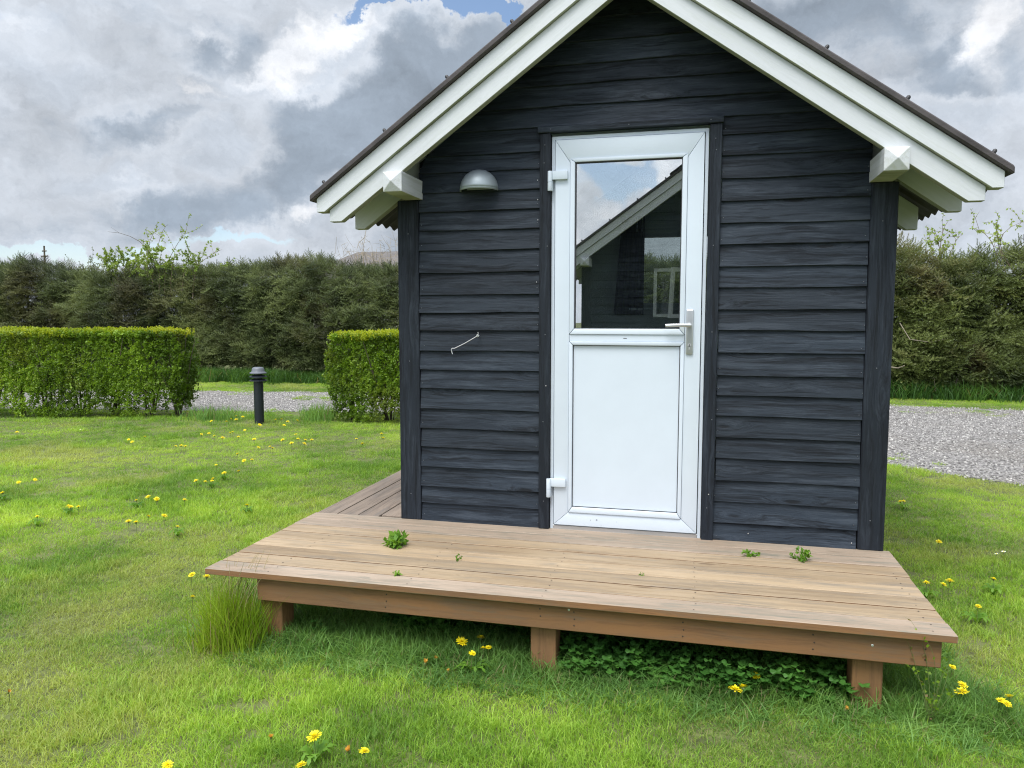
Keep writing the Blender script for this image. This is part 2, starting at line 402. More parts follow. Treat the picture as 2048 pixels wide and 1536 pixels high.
m_hedge = leafy('clipped hedge leaves', ((0.085, 0.155, 0.016), (0.175, 0.30, 0.026), (0.30, 0.46, 0.045)), patch_scale=0.9, dry=(0.17, 0.14, 0.05), dry_amt=0.4, rough=0.4, spec=0.5)
m_shoot = leafy('fresh yellow hedge shoots', ((0.24, 0.33, 0.018), (0.36, 0.43, 0.024), (0.50, 0.52, 0.05)), patch_scale=1.2, rough=0.4)
m_spruce = leafy('spruce needles', ((0.030, 0.045, 0.016), (0.100, 0.135, 0.044), (0.25, 0.30, 0.11)), trans=0.25, patch_scale=0.5, dry=(0.15, 0.115, 0.06), dry_amt=0.42, rough=0.45, spec=0.45)
m_spruce_r = leafy('loose spruce needles', ((0.042, 0.062, 0.018), (0.125, 0.165, 0.044), (0.26, 0.31, 0.10)), trans=0.25, patch_scale=0.5, dry=(0.16, 0.115, 0.055), dry_amt=0.6, rough=0.45, spec=0.45)
m_shrub = leafy('light green shrub leaves', ((0.18, 0.27, 0.06), (0.28, 0.39, 0.10), (0.40, 0.50, 0.16)), patch_scale=1.0)
m_nettle = leafy('verge weeds', ((0.05, 0.125, 0.026), (0.08, 0.18, 0.036), (0.13, 0.25, 0.05)), patch_scale=1.0, straw=(0.28, 0.25, 0.14), straw_at=0.97)
m_weed = leafy('deck seedling leaves', ((0.11, 0.25, 0.03), (0.17, 0.34, 0.04), (0.25, 0.44, 0.06)), patch_scale=3)
m_yellow = plain('dandelion yellow', (0.95, 0.78, 0.008), 0.6, var=0.12)
m_orange = plain('closing dandelion orange', (0.62, 0.30, 0.03), 0.7, var=0.2)
m_daisy = plain('daisy white', (0.8, 0.8, 0.78), 0.6)
m_stem = plain('flower stem green', (0.13, 0.17, 0.05), 0.6, var=0.2)

def ground_mat():
    m, T, b = mat_new('soil and thatch')
    pos = T.node('ShaderNodeNewGeometry').outputs['Position']
    n = T.noise(pos, 14, 6, 0.65); n2 = T.noise(pos, 0.7, 4)
    c = T.mix(T.ss(n, 0.35, 0.65), (0.075, 0.085, 0.030), (0.14, 0.165, 0.050))
    c = T.mix(T.ss(n2, 0.5, 0.7), c, (0.17, 0.18, 0.07))
    T.put(b.inputs['Base Color'], c); b.inputs['Roughness'].default_value = 0.95
    bp = T.node('ShaderNodeBump', i={'Strength': 0.8, 'Distance': 0.02, 'Height': n}); T.l.new(bp.outputs[0], b.inputs['Normal'])
    return m
def gravel_mat():
    m, T, b = mat_new('grey gravel')
    pos = T.node('ShaderNodeNewGeometry').outputs['Position']
    v = T.node('ShaderNodeTexVoronoi', i={'Vector': pos, 'Scale': 42.0})
    sp = T.node('ShaderNodeSeparateColor', i={0: v.outputs['Color']})
    c = T.mix(sp.outputs[0], (0.17, 0.162, 0.158), (0.43, 0.41, 0.395))
    c = T.mix(T.ss(T.noise(pos, 0.8, 5, 0.6), 0.45, 0.7), c, (0.27, 0.25, 0.23))
    c = T.mix(T.ss(v.outputs['Distance'], 0.45, 0.8), c, (0.06, 0.055, 0.05))
    T.put(b.inputs['Base Color'], c); b.inputs['Roughness'].default_value = 0.85
    bp = T.node('ShaderNodeBump', i={'Strength': 0.9, 'Distance': 0.02, 'Height': v.outputs['Distance']}); bp.invert = True
    T.l.new(bp.outputs[0], b.inputs['Normal'])
    return m
m_ground = ground_mat(); m_gravel = gravel_mat()
def stone_mat():
    m, T, b = mat_new('gravel stones')
    oi = T.node('ShaderNodeObjectInfo').outputs['Random']
    c = T.mix(oi, (0.17, 0.162, 0.158), (0.56, 0.54, 0.515))
    T.put(b.inputs['Base Color'], c); b.inputs['Roughness'].default_value = 0.8
    return m
m_stone = stone_mat()

# ------------------------------------------------------------------ scatter (used only for what nobody could count)
def scatter(name, pts, rots, scl, idx, variants, parent=None):
    n = len(pts)
    me = bpy.data.meshes.new(name); me.vertices.add(n)
    me.vertices.foreach_set('co', np.asarray(pts, dtype=np.float32).ravel())
    for nm, ty, key, arr in (('rot', 'FLOAT_VECTOR', 'vector', rots), ('scl', 'FLOAT_VECTOR', 'vector', scl), ('vi', 'INT', 'value', idx)):
        a = me.attributes.new(nm, ty, 'POINT')
        a.data.foreach_set(key, np.asarray(arr, dtype=np.int32 if ty == 'INT' else np.float32).ravel())
    o = link(name, me, parent); o['kind'] = 'stuff'
    ng = bpy.data.node_groups.new('scatter ' + name, 'GeometryNodeTree')
    ng.interface.new_socket('Geometry', in_out='INPUT', socket_type='NodeSocketGeometry')
    ng.interface.new_socket('Geometry', in_out='OUTPUT', socket_type='NodeSocketGeometry')
    N, L = ng.nodes, ng.links
    gi, go = N.new('NodeGroupInput'), N.new('NodeGroupOutput')
    j = N.new('GeometryNodeJoinGeometry')
    for v in reversed(variants):
        ob = N.new('GeometryNodeObjectInfo'); ob.inputs['Object'].default_value = v
        g2 = N.new('GeometryNodeGeometryToInstance'); L.new(ob.outputs['Geometry'], g2.inputs[0]); L.new(g2.outputs[0], j.inputs[0])
    iop = N.new('GeometryNodeInstanceOnPoints'); L.new(gi.outputs[0], iop.inputs['Points']); L.new(j.outputs[0], iop.inputs['Instance'])
    iop.inputs['Pick Instance'].default_value = True
    def attr(nm, ty):
        a = N.new('GeometryNodeInputNamedAttribute'); a.data_type = ty; a.inputs['Name'].default_value = nm
        return [s for s in a.outputs if s.enabled and s.name == 'Attribute'][0]
    L.new(attr('vi', 'INT'), iop.inputs['Instance Index'])
    er = N.new('FunctionNodeEulerToRotation'); L.new(attr('rot', 'FLOAT_VECTOR'), er.inputs[0]); L.new(er.outputs[0], iop.inputs['Rotation'])
    L.new(attr('scl', 'FLOAT_VECTOR'), iop.inputs['Scale'])
    L.new(iop.outputs[0], go.inputs[0])
    md = o.modifiers.new('scatter', 'NODES'); md.node_group = ng
    return o
def proto(name, verts, faces, tint, mat, smooth=False):
    me = new_mesh(name, verts, faces, mat, smooth)
    a = me.attributes.new('tint', 'FLOAT', 'POINT'); a.data.foreach_set('value', np.asarray(tint, dtype=np.float32))
    return bpy.data.objects.new(name, me)       # never linked: only the scatters read it
def set_tint(o, tint):
    a = o.data.attributes.new('tint', 'FLOAT', 'POINT'); a.data.foreach_set('value', np.asarray(tint, dtype=np.float32))

def blades(n, rad, hmin, hmax, width, bend, segs=3, r=rng):
    """n separate grass blades -> verts, faces, tint"""
    V, Fc, Tn = [], [], []
    for _ in range(n):
        a = r.uniform(0, 2 * PI); q = rad * math.sqrt(r.uniform(0, 1))
        bx, by = q * math.cos(a), q * math.sin(a)
        h = r.uniform(hmin, hmax); th = r.uniform(0, 2 * PI); lean = r.uniform(0.1, 1.0) * bend
        dx, dy = math.cos(th), math.sin(th); fa = r.uniform(0, PI); px, py = math.cos(fa), math.sin(fa)
        w = width * r.uniform(0.7, 1.3); t = r.uniform(0, 1); b = len(V)
        for s in range(segs + 1):
            u = s / segs; k = lean * h * (u ** 1.8); z = h * (u - 0.35 * lean * u * u)
            ww = w * (1 - 0.75 * u ** 1.5) / 2
            c = (bx + dx * k, by + dy * k, z)
            if s < segs: V += [(c[0] - px * ww, c[1] - py * ww, c[2]), (c[0] + px * ww, c[1] + py * ww, c[2])]; Tn += [t, t]
            else: V.append(c); Tn.append(t)
        for s in range(segs - 1): Fc.append((b + 2 * s, b + 2 * s + 1, b + 2 * s + 3, b + 2 * s + 2))
        Fc.append((b + 2 * segs - 2, b + 2 * segs - 1, b + 2 * segs))
    return V, Fc, Tn

# value noise for placement
_perm = rng.uniform(0, 1, (64, 64))
def vnoise(x, y, s):
    x = np.asarray(x) * s + 100.3; y = np.asarray(y) * s + 57.7
    xi, yi = np.floor(x).astype(int), np.floor(y).astype(int); fx, fy = x - xi, y - yi
    fx, fy = fx * fx * (3 - 2 * fx), fy * fy * (3 - 2 * fy)
    g = lambda a, b: _perm[a % 64, b % 64]
    return (g(xi, yi) * (1 - fx) + g(xi + 1, yi) * fx) * (1 - fy) + (g(xi, yi + 1) * (1 - fx) + g(xi + 1, yi + 1) * fx) * fy

# ------------------------------------------------------------------ ground, gravel lane
NEAR = np.array([(-40, 1.5), (-12, 5.6), (-9.5, 6.2), (-7.2, 6.6), (-5.1, 7.0), (-2.5, 7.2), (0, 6.6), (1.5, 5.6), (2.66, 4.41), (3.6, 3.64), (5, 2.75), (8, 1.4), (30, -6)])
FAR = np.array([(-40, 5), (-12, 9.2), (-9.3, 9.55), (-6.6, 9.95), (0, 10.3), (4, 10.2), (6, 10.0), (9, 9.6), (30, 6)])
yN = lambda x: np.interp(x, NEAR[:, 0], NEAR[:, 1])
yF = lambda x: np.interp(x, FAR[:, 0], FAR[:, 1])
gm = MB(); S = 220
gm.add([(-S, -S, G), (S, -S, G), (S, S, G), (-S, S, G)], [(0, 1, 2, 3)])
go = gm.build('ground', m_ground); go['kind'] = 'structure'
gv = MB(); xs = np.linspace(-40, 30, 281); nv = []; nf = []
for i, x in enumerate(xs):
    a = yN(x) + 0.16 * (vnoise(x, 0, 2.3) - 0.5) * 2 + 0.06 * (vnoise(x, 9, 9) - .5); b = yF(x) + 0.16 * (vnoise(x, 5, 2.0) - 0.5) * 2
    nv += [(x, a, G + 0.004), (x, b, G + 0.004)]
nf = [(2 * i, 2 * i + 2, 2 * i + 3, 2 * i + 1) for i in range(len(xs) - 1)]
gv.add(nv, nf); o = gv.build('gravel_lane', m_gravel); o['kind'] = 'structure'

# loose stones on the lane
def rock(seed):
    r = np.random.default_rng(seed)
    v = np.array([(0, 0, 1), (1, 0, 0), (.3, .95, 0), (-.8, .6, 0), (-.8, -.6, 0), (.3, -.95, 0), (0, 0, -1)], float)
    v *= r.uniform(0.7, 1.2, v.shape)
    f = [(0, 1, 2), (0, 2, 3), (0, 3, 4), (0, 4, 5), (0, 5, 1), (6, 2, 1), (6, 3, 2), (6, 4, 3), (6, 5, 4), (6, 1, 5)]
    return bpy.data.objects.new('stone', new_mesh('stone', v * 0.011, f, m_stone))
rocks = [rock(i) for i in range(4)]
n = 42000
x = rng.uniform(-11, 8.5, n); y = rng.uniform(3, 10.6, n)
keep = (y > yN(x) - 0.12) & (y < yF(x) + 0.1) & ~((x > -3) & (x < 1.6) & (y < 8))
x, y = x[keep], y[keep]; n = len(x)
sc_ = rng.uniform(0.6, 1.5, n)
scatter('gravel_stones', np.c_[x, y, np.full(n, G + 0.008)], rng.uniform(0, 6.28, (n, 3)), np.c_[sc_, sc_, sc_ * 0.8], rng.integers(0, 4, n), rocks)

# ------------------------------------------------------------------ cabins
SL = 0.71                                     # roof slope (rise / run)
XC = 0.405                                    # ridge
def low_line(x): return 1.645 + SL * (1.48 - abs(x - XC))       # lower edge of the barge boards
def x_at(z, off=0.0): return XC - (1.48 - (z - off - 1.645) / SL)  # left x where the line + off has height z
L_Z = [0.0, .103, .197, .310, .420, .527, .638, .749, .854, .961, 1.071, 1.169, 1.267, 1.386, 1.506, 1.613, 1.715, 1.816, 1.919, 2.008]
R_Z = [0.0, .095, .205, .315, .429, .538, .646, .751, .852, .967, 1.078, 1.183, 1.291, 1.396, 1.505, 1.609, 1.719, 1.829, 1.939, 2.043]
GAB = [2.130, 2.232, 2.338, 2.436, 2.545, 2.654, 2.757]
def lap_board(parent, z0, z1, xl0, xr0, xl1, xr1, mat, tform=None):
    """one weatherboard: thick lower edge, lapped under the next one up"""
    L = max(xr0 - xl0, 0.05); n = max(3, int(L / 0.14)); h = z1 - z0 + 0.018
    xm, V, Fc = (xl0 + xr0) / 2, [], []
    ph = rng.uniform(0, 6, 3)
    for i in range(n + 1):
        t = i / n; j = 0.0016 * math.sin(t * L * 9 + ph[0]) + rng.normal(0, 0.0008); jy = 0.0012 * math.sin(t * L * 5 + ph[1])
        xb, xt = xl0 + (xr0 - xl0) * t - xm, xl1 + (xr1 - xl1) * t - xm
        V += [(xb, -0.0105 + jy, j + 0.0015), (xb, -0.008 + jy, j), (xb, 0.012, j), (xt, 0.012, h), (xt, 0.0055 + jy, h)]
    for i in range(n):
        a, b = 5 * i, 5 * i + 5
        for k in range(5): Fc.append((a + k, a + (k + 1) % 5, b + (k + 1) % 5, b + k))
    Fc += [tuple(range(4, -1, -1)), tuple(range(5 * n, 5 * n + 5))]
    Fc = [f[::-1] for f in Fc]
    me = new_mesh('plank', V, Fc, mat)
    return link('plank', me, parent, (xm, 0, z0), (0, rng.normal(0, 0.0012), 0))
def beam_box(name, x0, x1, y0, y1, z0, z1, mat, parent, bevel=0.003):
    return MB().box(x0, x1, y0, y1, z0, z1).build(name, mat, parent, bevel=bevel, center=True)

DEPTH = 3.4
def slope_prism(o0, o1, xs_, y0, y1, side, end='vertical', clip=0.0, mi_under=None):
    """board following the left (side -1) or right (+1) slope, between vertical offsets o0 < o1 above the low line"""
    xe = XC - xs_                              # distance of the tail end from the ridge
    X = lambda d: XC + side * d
    Z = lambda d: 1.645 + SL * (1.48 - d)
    # polygon in (d, z)
    p = [(0.0, Z(0) + o0), (xe - clip, Z(xe - clip) + o0), (xe, Z(xe - clip) + o0), (xe, Z(xe) + o1), (0.0, Z(0) + o1)]
    if clip == 0: p = [(0.0, Z(0) + o0), (xe, Z(xe) + o0), (xe, Z(xe) + o1), (0.0, Z(0) + o1)]
    pts = [(X(d), z) for d, z in p]
    if side < 0: pts = pts[::-1]
    pts = pts[::-1]
    m = MB(); m.prism_xz(pts if side > 0 else pts, y0, y1)
    return m
def fix_normals(o):
    bm = bmesh.new(); bm.from_mesh(o.data); bmesh.ops.recalc_face_normals(bm, faces=bm.faces); bm.to_mesh(o.data); bm.free(); return o
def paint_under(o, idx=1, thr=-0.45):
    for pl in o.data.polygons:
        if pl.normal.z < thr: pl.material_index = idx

def along_slope(name, o0, o1, xend, y0, y1, side, mats, parent, clip=0.0, bevel=0.0025):
    """object whose local x runs down the slope so that the grain follows the board"""
    m = slope_prism(o0, o1, xend, y0, y1, side, clip=clip)
    mid_d = (XC - xend) / 2
    c = Vector((XC + side * mid_d, (y0 + y1) / 2, 1.645 + SL * (1.48 - mid_d) + (o0 + o1) / 2))
    ang = math.atan(SL) * side                # rotation about y
    Rm = Matrix.Rotation(ang, 3, 'Y'); Ri = Rm.inverted()
    vs = [Ri @ (Vector(v) - c) for v in m.v]; m.v = [tuple(v) for v in vs]
    o = link(name, m.mesh(name, mats, bevel=0), parent, c, (0, ang, 0))
    fix_normals(o)
    if bevel:
        bm = bmesh.new(); bm.from_mesh(o.data)
        bmesh.ops.bevel(bm, geom=list(bm.edges), offset=bevel, segments=1, affect='EDGES'); bm.to_mesh(o.data); bm.free()
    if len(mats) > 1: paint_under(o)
    return o

def gable_wall(parent, door_hole):
    w = link('front_wall', new_mesh('front_wall', *backing()), parent)
    w.data.materials.append(m_black_v)
    if door_hole:
        Lr = (-0.737, -0.061); Rr = (0.857, 1.544)
        for Zs, (a, b), top in ((L_Z, Lr, 2.130), (R_Z, Rr, 2.130)):
            for i, z in enumerate(Zs):
                z1 = Zs[i + 1] if i + 1 < len(Zs) else top
                if z1 - z < 0.03: continue
                aa, bb = a + rng.normal(0, .0022), b + rng.normal(0, .0022)
                if a < 0: xl = max(aa, x_at(z, .09)); xl1 = max(aa, x_at(z1, .09)); xr = xr1 = bb
                else:
                    xl = xl1 = aa; xr = min(bb, 2 * XC - x_at(z, .09)); xr1 = min(bb, 2 * XC - x_at(z1, .09))
                lap_board(w, z, z1, xl, xr, xl1, xr1, m_black)
    else:
        for i, z in enumerate(R_Z):
            z1 = R_Z[i + 1] if i + 1 < len(R_Z) else 2.130
            lap_board(w, z, z1, max(-.737, x_at(z, .09)), min(1.544, 2 * XC - x_at(z, .09)), max(-.737, x_at(z1, .09)), min(1.544, 2 * XC - x_at(z1, .09)), m_black)
    for i, z in enumerate(GAB[:-1] + [2.757]):
        z1 = GAB[i + 1] if i + 1 < len(GAB) else 2.80
        if z1 <= z: continue
        xl, xl1 = x_at(z, .12), x_at(z1, .12)
        lap_board(w, z, z1, xl, 2 * XC - xl, xl1, 2 * XC - xl1, m_black)
    return w
def backing():
    """sheathing behind the boards with the doorway left open"""
    m = MB(); zt = lambda x: low_line(x) + 0.10
    m.prism_xz([(-0.74, 0), (-0.0635, 0), (-0.0635, 2.10), (-0.74, zt(-.74))], 0.013, 0.028)
    m.prism_xz([(0.86, 0), (1.548, 0), (1.548, zt(1.548)), (0.86, 2.10)], 0.013, 0.028)
    m.prism_xz([(-0.74, zt(-.74)), (-0.0635, 2.10), (0.86, 2.10), (1.548, zt(1.548)), (XC, zt(XC))], 0.013, 0.028)
    return m.v, m.f
def side_wall(parent, x, sgn, win=None):
    a, b = sorted((x, x - sgn * .02)); Y0, Y1 = 0.11, DEPTH - 0.1
    m = MB()
    if win:
        w0, w1, z0, z1 = win
        m.box(a, b, Y0, w0, 0, 1.78).box(a, b, w1, Y1, 0, 1.78).box(a, b, w0, w1, 0, z0).box(a, b, w0, w1, z1, 1.78)
    else: m.box(a, b, Y0, Y1, 0, 1.78)
    w = link('side_wall', m.mesh('side_wall', m_black_v), parent)
    cache = {}
    def board(y0, y1, z):
        L = round(y1 - y0, 3)
        if L not in cache:
            V = [(-L / 2, -.009, 0), (L / 2, -.009, 0), (L / 2, .011, 0), (-L / 2, .011, 0), (-L / 2, .003, .125), (L / 2, .003, .125), (L / 2, .011, .125), (-L / 2, .011, .125)]
            cache[L] = new_mesh('plank', V, [(0, 3, 2, 1), (4, 5, 6, 7), (0, 1, 5, 4), (1, 2, 6, 5), (2, 3, 7, 6), (3, 0, 4, 7)], m_black)
        link('plank', cache[L], w, (x + sgn * 0.012, (y0 + y1) / 2, z), (0, 0, PI / 2 if sgn > 0 else -PI / 2))
    for i in range(16):
        z = i * 0.109
        if win and z + .12 > win[2] and z < win[3]: board(Y0 + .005, win[0] - .06, z); board(win[1] + .06, Y1 - .005, z)
        else: board(Y0 + .005, Y1 - .005, z)
    if win:  # frame and pane of an added opening that lets daylight in
        w0, w1, z0, z1 = win; xa, xb = x - sgn * .015, x + sgn * .03; xa, xb = min(xa, xb), max(xa, xb)
        fr = MB().box(xa, xb, w0 - .058, w0, z0 - .06, z1 + .06).box(xa, xb, w1, w1 + .058, z0 - .06, z1 + .06).box(xa, xb, w0, w1, z0 - .06, z0).box(xa, xb, w0, w1, z1, z1 + .06).mesh('window', m_upvc)
        f_ = link('window', fr, w); xm = (xa + xb) / 2
        link('glass_pane', MB().box(xm - .003, xm + .003, w0, w1, z0, z1).mesh('glass_pane', m_glass_in), w)
    return w
def rear_wall(parent, win):
    x0, x1, z0, z1 = win
    m = MB(); zt = lambda x: low_line(x) + 0.10
    Y0, Y1 = DEPTH - 0.11, DEPTH - 0.03
    m.prism_xz([(-0.74, 0), (x0, 0), (x0, zt(x0)), (-0.74, zt(-.74))], Y0, Y1)
    m.prism_xz([(x1, 0), (1.548, 0), (1.548, zt(1.548)), (x1, zt(x1))], Y0, Y1)
    m.prism_xz([(x0, 0), (x1, 0), (x1, z0), (x0, z0)], Y0, Y1)
    m.prism_xz([(x0, z1), (x1, z1), (x1, zt(x1)), (XC, zt(XC)), (x0, zt(x0))], Y0, Y1)
    return fix_normals(m.build('rear_wall', m_inner, parent))
def roof(parent, detail=True):
    obs = []
    for side in (-1, 1):
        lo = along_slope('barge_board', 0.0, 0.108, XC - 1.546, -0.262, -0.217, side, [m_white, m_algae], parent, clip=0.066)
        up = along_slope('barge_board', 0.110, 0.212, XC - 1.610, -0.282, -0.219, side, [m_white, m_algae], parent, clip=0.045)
        # verge flashing on top
        vc = along_slope('verge_capping', 0.2145, 0.250, XC - 1.640, -0.305, -0.17, side, [m_roof], parent, bevel=0.006)
        # corrugated sheet: waves across the depth
        V, Fc = [], []; ny = 150; y0, y1 = -0.165, DEPTH + 0.25
        for i in range(ny + 1):
            y = y0 + (y1 - y0) * i / ny; dz = 0.012 * math.sin(2 * PI * (y - y0) / 0.13)
            for d in (0.0, 0.82, 1.645):
                V.append((XC + side * d, y, 1.645 + SL * (1.48 - d) + 0.214 + dz))
        nb = len(V)
        V += [(v[0], v[1], v[2] - 0.009) for v in V]
        for i in range(ny):
            for k in range(2):
                a = 3 * i + k; b = a + 3
                Fc += [(a, a + 1, b + 1, b), (nb + a, nb + b, nb + b + 1, nb + a + 1)]
            Fc.append((3 * i + 2, nb + 3 * i + 2, nb + 3 * i + 5, 3 * i + 5))
        fix_normals(link('corrugated_sheet', new_mesh('corrugated_sheet', V, Fc, m_roof, False), parent))
        # rafters: tails outside the wall
        for k, yy in enumerate((0.012, 0.77, 1.53, 2.29, 3.05, DEPTH + 0.2)):
            if k == 0:
                dd0 = 0.0
            r = along_slope('rafter', 0.0, 0.165, XC - 1.546, yy + 0.03, yy + 0.078, side, [m_white, m_algae], parent, clip=0.06)
        # wall plate beam with a pyramid end
        bx0, bx1 = (-0.82, -0.718) if side < 0 else (1.535, 1.638)
        bz0, bz1 = 1.783, 1.884
        m = MB(); cx, cz = (bx0 + bx1) / 2, (bz0 + bz1) / 2; yb = DEPTH
        m.add([(bx0, -.30, bz0), (bx1, -.30, bz0), (bx1, -.30, bz1), (bx0, -.30, bz1), (cx, -.326, cz), (bx0, yb, bz0), (bx1, yb, bz0), (bx1, yb, bz1), (bx0, yb, bz1)],
              [(0, 1, 4), (1, 2, 4), (2, 3, 4), (3, 0, 4), (0, 5, 6, 1), (1, 6, 7, 2), (2, 7, 8, 3), (3, 8, 5, 0), (5, 8, 7, 6)])
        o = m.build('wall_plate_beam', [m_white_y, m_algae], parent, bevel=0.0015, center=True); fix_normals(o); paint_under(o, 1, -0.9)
        # screw caps along the verge
        me = MB().lathe([(0.0, 0.017), (0.005, 0.017), (0.009, 0.012), (0.009, 0.0), (0.013, 0.0), (0.013, -0.004)], 10).mesh('screw_cap', m_cap, smooth=True)
        for d in (0.215, 0.545, 0.878, 1.215, 1.560):
            zc = 1.645 + SL * (1.48 - d) + 0.2515
            link('screw_cap', me, parent, (XC + side * d, -0.285, zc + 0.002), (0, math.atan(SL) * side, 0))
    # ridge tile
    m = MB(); zr = 1.645 + SL * 1.48 + 0.262
    m.prism_xz([(XC - .17, zr - .105), (XC - .17, zr - .12), (XC, zr - .0), (XC + .17, zr - .12), (XC + .17, zr - .105), (XC, zr + .018)], -0.305, DEPTH + 0.28)
    fix_normals(m.build('ridge_cap', m_roof, parent))

def mitred(parent, x0, x1, z0, z1, w, y0, y1, mat, names=('stile', 'rail'), gap=0.0005, bevel=0.003, wb=None, wt=None):
    """four mitred members round an opening; w = side width, wb/wt bottom and top"""
    wb = w if wb is None else wb; wt = w if wt is None else wt
    P = {'l': [(x0, z0 + gap), (x0 + w - gap, z0 + wb + gap), (x0 + w - gap, z1 - wt - gap), (x0, z1 - gap)],
         'r': [(x1, z0 + gap), (x1, z1 - gap), (x1 - w + gap, z1 - wt - gap), (x1 - w + gap, z0 + wb + gap)],
         'b': [(x0 + gap, z0), (x1 - gap, z0), (x1 - w - gap, z0 + wb), (x0 + w + gap, z0 + wb)],
         't': [(x0 + gap, z1), (x0 + w + gap, z1 - wt), (x1 - w - gap, z1 - wt), (x1 - gap, z1)]}
    for k, pts in P.items():
        m = MB(); m.prism_xz(pts, y0, y1)
        o = m.build(names[0] if k in 'lr' else names[1], mat, parent, center=True)
        fix_normals(o)
        if bevel:
            bm = bmesh.new(); bm.from_mesh(o.data)
            bmesh.ops.bevel(bm, geom=list(bm.edges), offset=bevel, segments=2, affect='EDGES', profile=0.6); bm.to_mesh(o.data); bm.free()
            o.data.polygons.foreach_set('use_smooth', [True] * len(o.data.polygons)); o.data.set_sharp_from_angle(angle=math.radians(40))

def curtain(parent, x0, x1, z0, z1, y, taper=0.0):
    V, Fc = [], []; n = 40
    for j in range(9):
        v = j / 8; z = z0 + (z1 - z0) * v
        for i in range(n + 1):
            t = i / n; a, b = x0 - taper * (1 - v), x1
            V.append((a + (b - a) * t, y + 0.022 * math.sin(t * 30 + 0.6 * math.sin(v * 3)) * (1.1 - 0.5 * v), z))
    for j in range(8):
        for i in range(n):
            a = j * (n + 1) + i; Fc.append((a, a + 1, a + n + 2, a + n + 1))
    return link('curtain', new_mesh('curtain', V, Fc, m_curtain, True), parent)

cabin = thing('cabin', 'small black weatherboarded cabin with white barge boards and white half glazed door', 'cabin')
gable_wall(cabin, True)
for x0, x1 in ((-0.862, -0.741), (1.547, 1.666)):
    beam_box('corner_post', x0, x1, -0.012, 0.108, 0.0 if x0 < 0 else 0.0, 1.782, m_black_v, cabin, 0.004)
    beam_box('corner_post', x0, x1, DEPTH - 0.12, DEPTH, 0.0, 1.782, m_black_v, cabin, 0.004)
side_wall(cabin, -0.80, -1, (0.7, 2.7, 0.86, 1.68)); side_wall(cabin, 1.60, 1, (0.7, 2.7, 0.86, 1.68))  # side windows are added, out of view, to brighten the room behind the door
rw = rear_wall(cabin, (0.20, 0.95, 1.24, 1.93))
roof(cabin)
# floor, lining and ceiling of the room
beam_box('floor_slab', -0.86, 1.66, 0.03, DEPTH, -0.09, -0.004, m_floor, cabin, 0)
for a_ in (-0.765, 1.56):
    for yy0, yy1, zz0, zz1 in ((0.05, 0.69, 0, 1.8), (2.71, DEPTH - .12, 0, 1.8), (0.69, 2.71, 0, .85), (0.69, 2.71, 1.69, 1.8)): MB().box(a_, a_ + .01, yy0, yy1, zz0, zz1).build('inner_lining', m_inner, cabin)
for side in (-1, 1): along_slope('ceiling_panel', -0.02, -0.006, XC - 1.19, 0.03, DEPTH - 0.12, side, [m_inner], cabin, bevel=0)
# sill beam under the walls
beam_box('sill_beam', -0.862, 1.666, 0.02, 0.12, -0.13, -0.092, m_black, cabin, 0.002)
for px in (-0.8, 0.3, 1.5):
    for py in (0.12, DEPTH - 0.25): beam_box('foundation_post', px, px + .13, py, py + .13, G - 0.05, -0.131, m_post, cabin, 0.003)
# door trim
beam_box('door_casing', -0.0605, -0.0035, -0.024, 0.03, 0.002, 2.094, m_black_v, cabin, 0.0025)
beam_box('door_casing', 0.7965, 0.8555, -0.024, 0.03, -0.012, 2.094, m_black_v, cabin, 0.0025)
beam_box('lintel_board', -0.070, 0.862, -0.036, 0.012, 2.0965, 2.126, m_black, cabin, 0.0025)
# door frame and leaf
frame = MB().box(0.0, 0.0165, 0.0, 0.07, 0.0, 2.08).box(0.7765, 0.793, 0.0, 0.07, 0.0, 2.08).box(0.0165, 0.7765, 0.0, 0.07, 2.062, 2.08).build('door_frame', m_upvc, cabin, bevel=0.001)
beam_box('door_threshold', 0.0165, 0.7765, -0.004, 0.07, -0.002, 0.022, m_alu, cabin, 0.002)
door = MB().box(0.022, 0.771, 0.048, 0.060, 0.03, 0.992).box(0.022, 0.095, 0.048, 0.060, 0.992, 2.055).box(0.700, 0.771, 0.048, 0.060, 0.992, 2.055).build('door', m_upvc, cabin)
mitred(door, 0.0205, 0.7725, 0.027, 2.0585, 0.079, -0.012, 0.047, m_upvc, wb=0.071, wt=0.116, bevel=0.003)
MB().box(0.1005, 0.6925, -0.011, 0.047, 1.0185, 1.0545).build('lock_rail', m_upvc, door, bevel=0.002, center=True)
mitred(door, 0.0998, 0.6932, 1.0548, 1.942 + 0.018, 0.026, -0.0185, 0.03, m_upvc, names=('glazing_bead', 'glazing_bead'), bevel=0.006, wb=0.030, wt=0.018)
mitred(door, 0.0998, 0.6932, 0.0985, 1.0182, 0.020, -0.0185, 0.03, m_upvc, names=('glazing_bead', 'glazing_bead'), bevel=0.006, wb=0.030, wt=0.020)
mitred(door, 0.1202, 0.6728, 0.1290, 0.9978, 0.0022, -0.006, 0.02, m_gasket, names=('seal', 'seal'), gap=0, bevel=0)
MB().box(0.1228, 0.6702, -0.003, 0.03, 0.1316, 0.9952).build('door_panel', m_upvc, door, bevel=0.001, center=True)
mitred(door, 0.1262, 0.6668, 1.0852, 1.9416, 0.0028, -0.010, 0.02, m_gasket, names=('seal', 'seal'), gap=0, bevel=0)
MB().box(0.128, 0.665, 0.004, 0.008, 1.087, 1.940).build('glass_pane', m_glass, door, center=True)
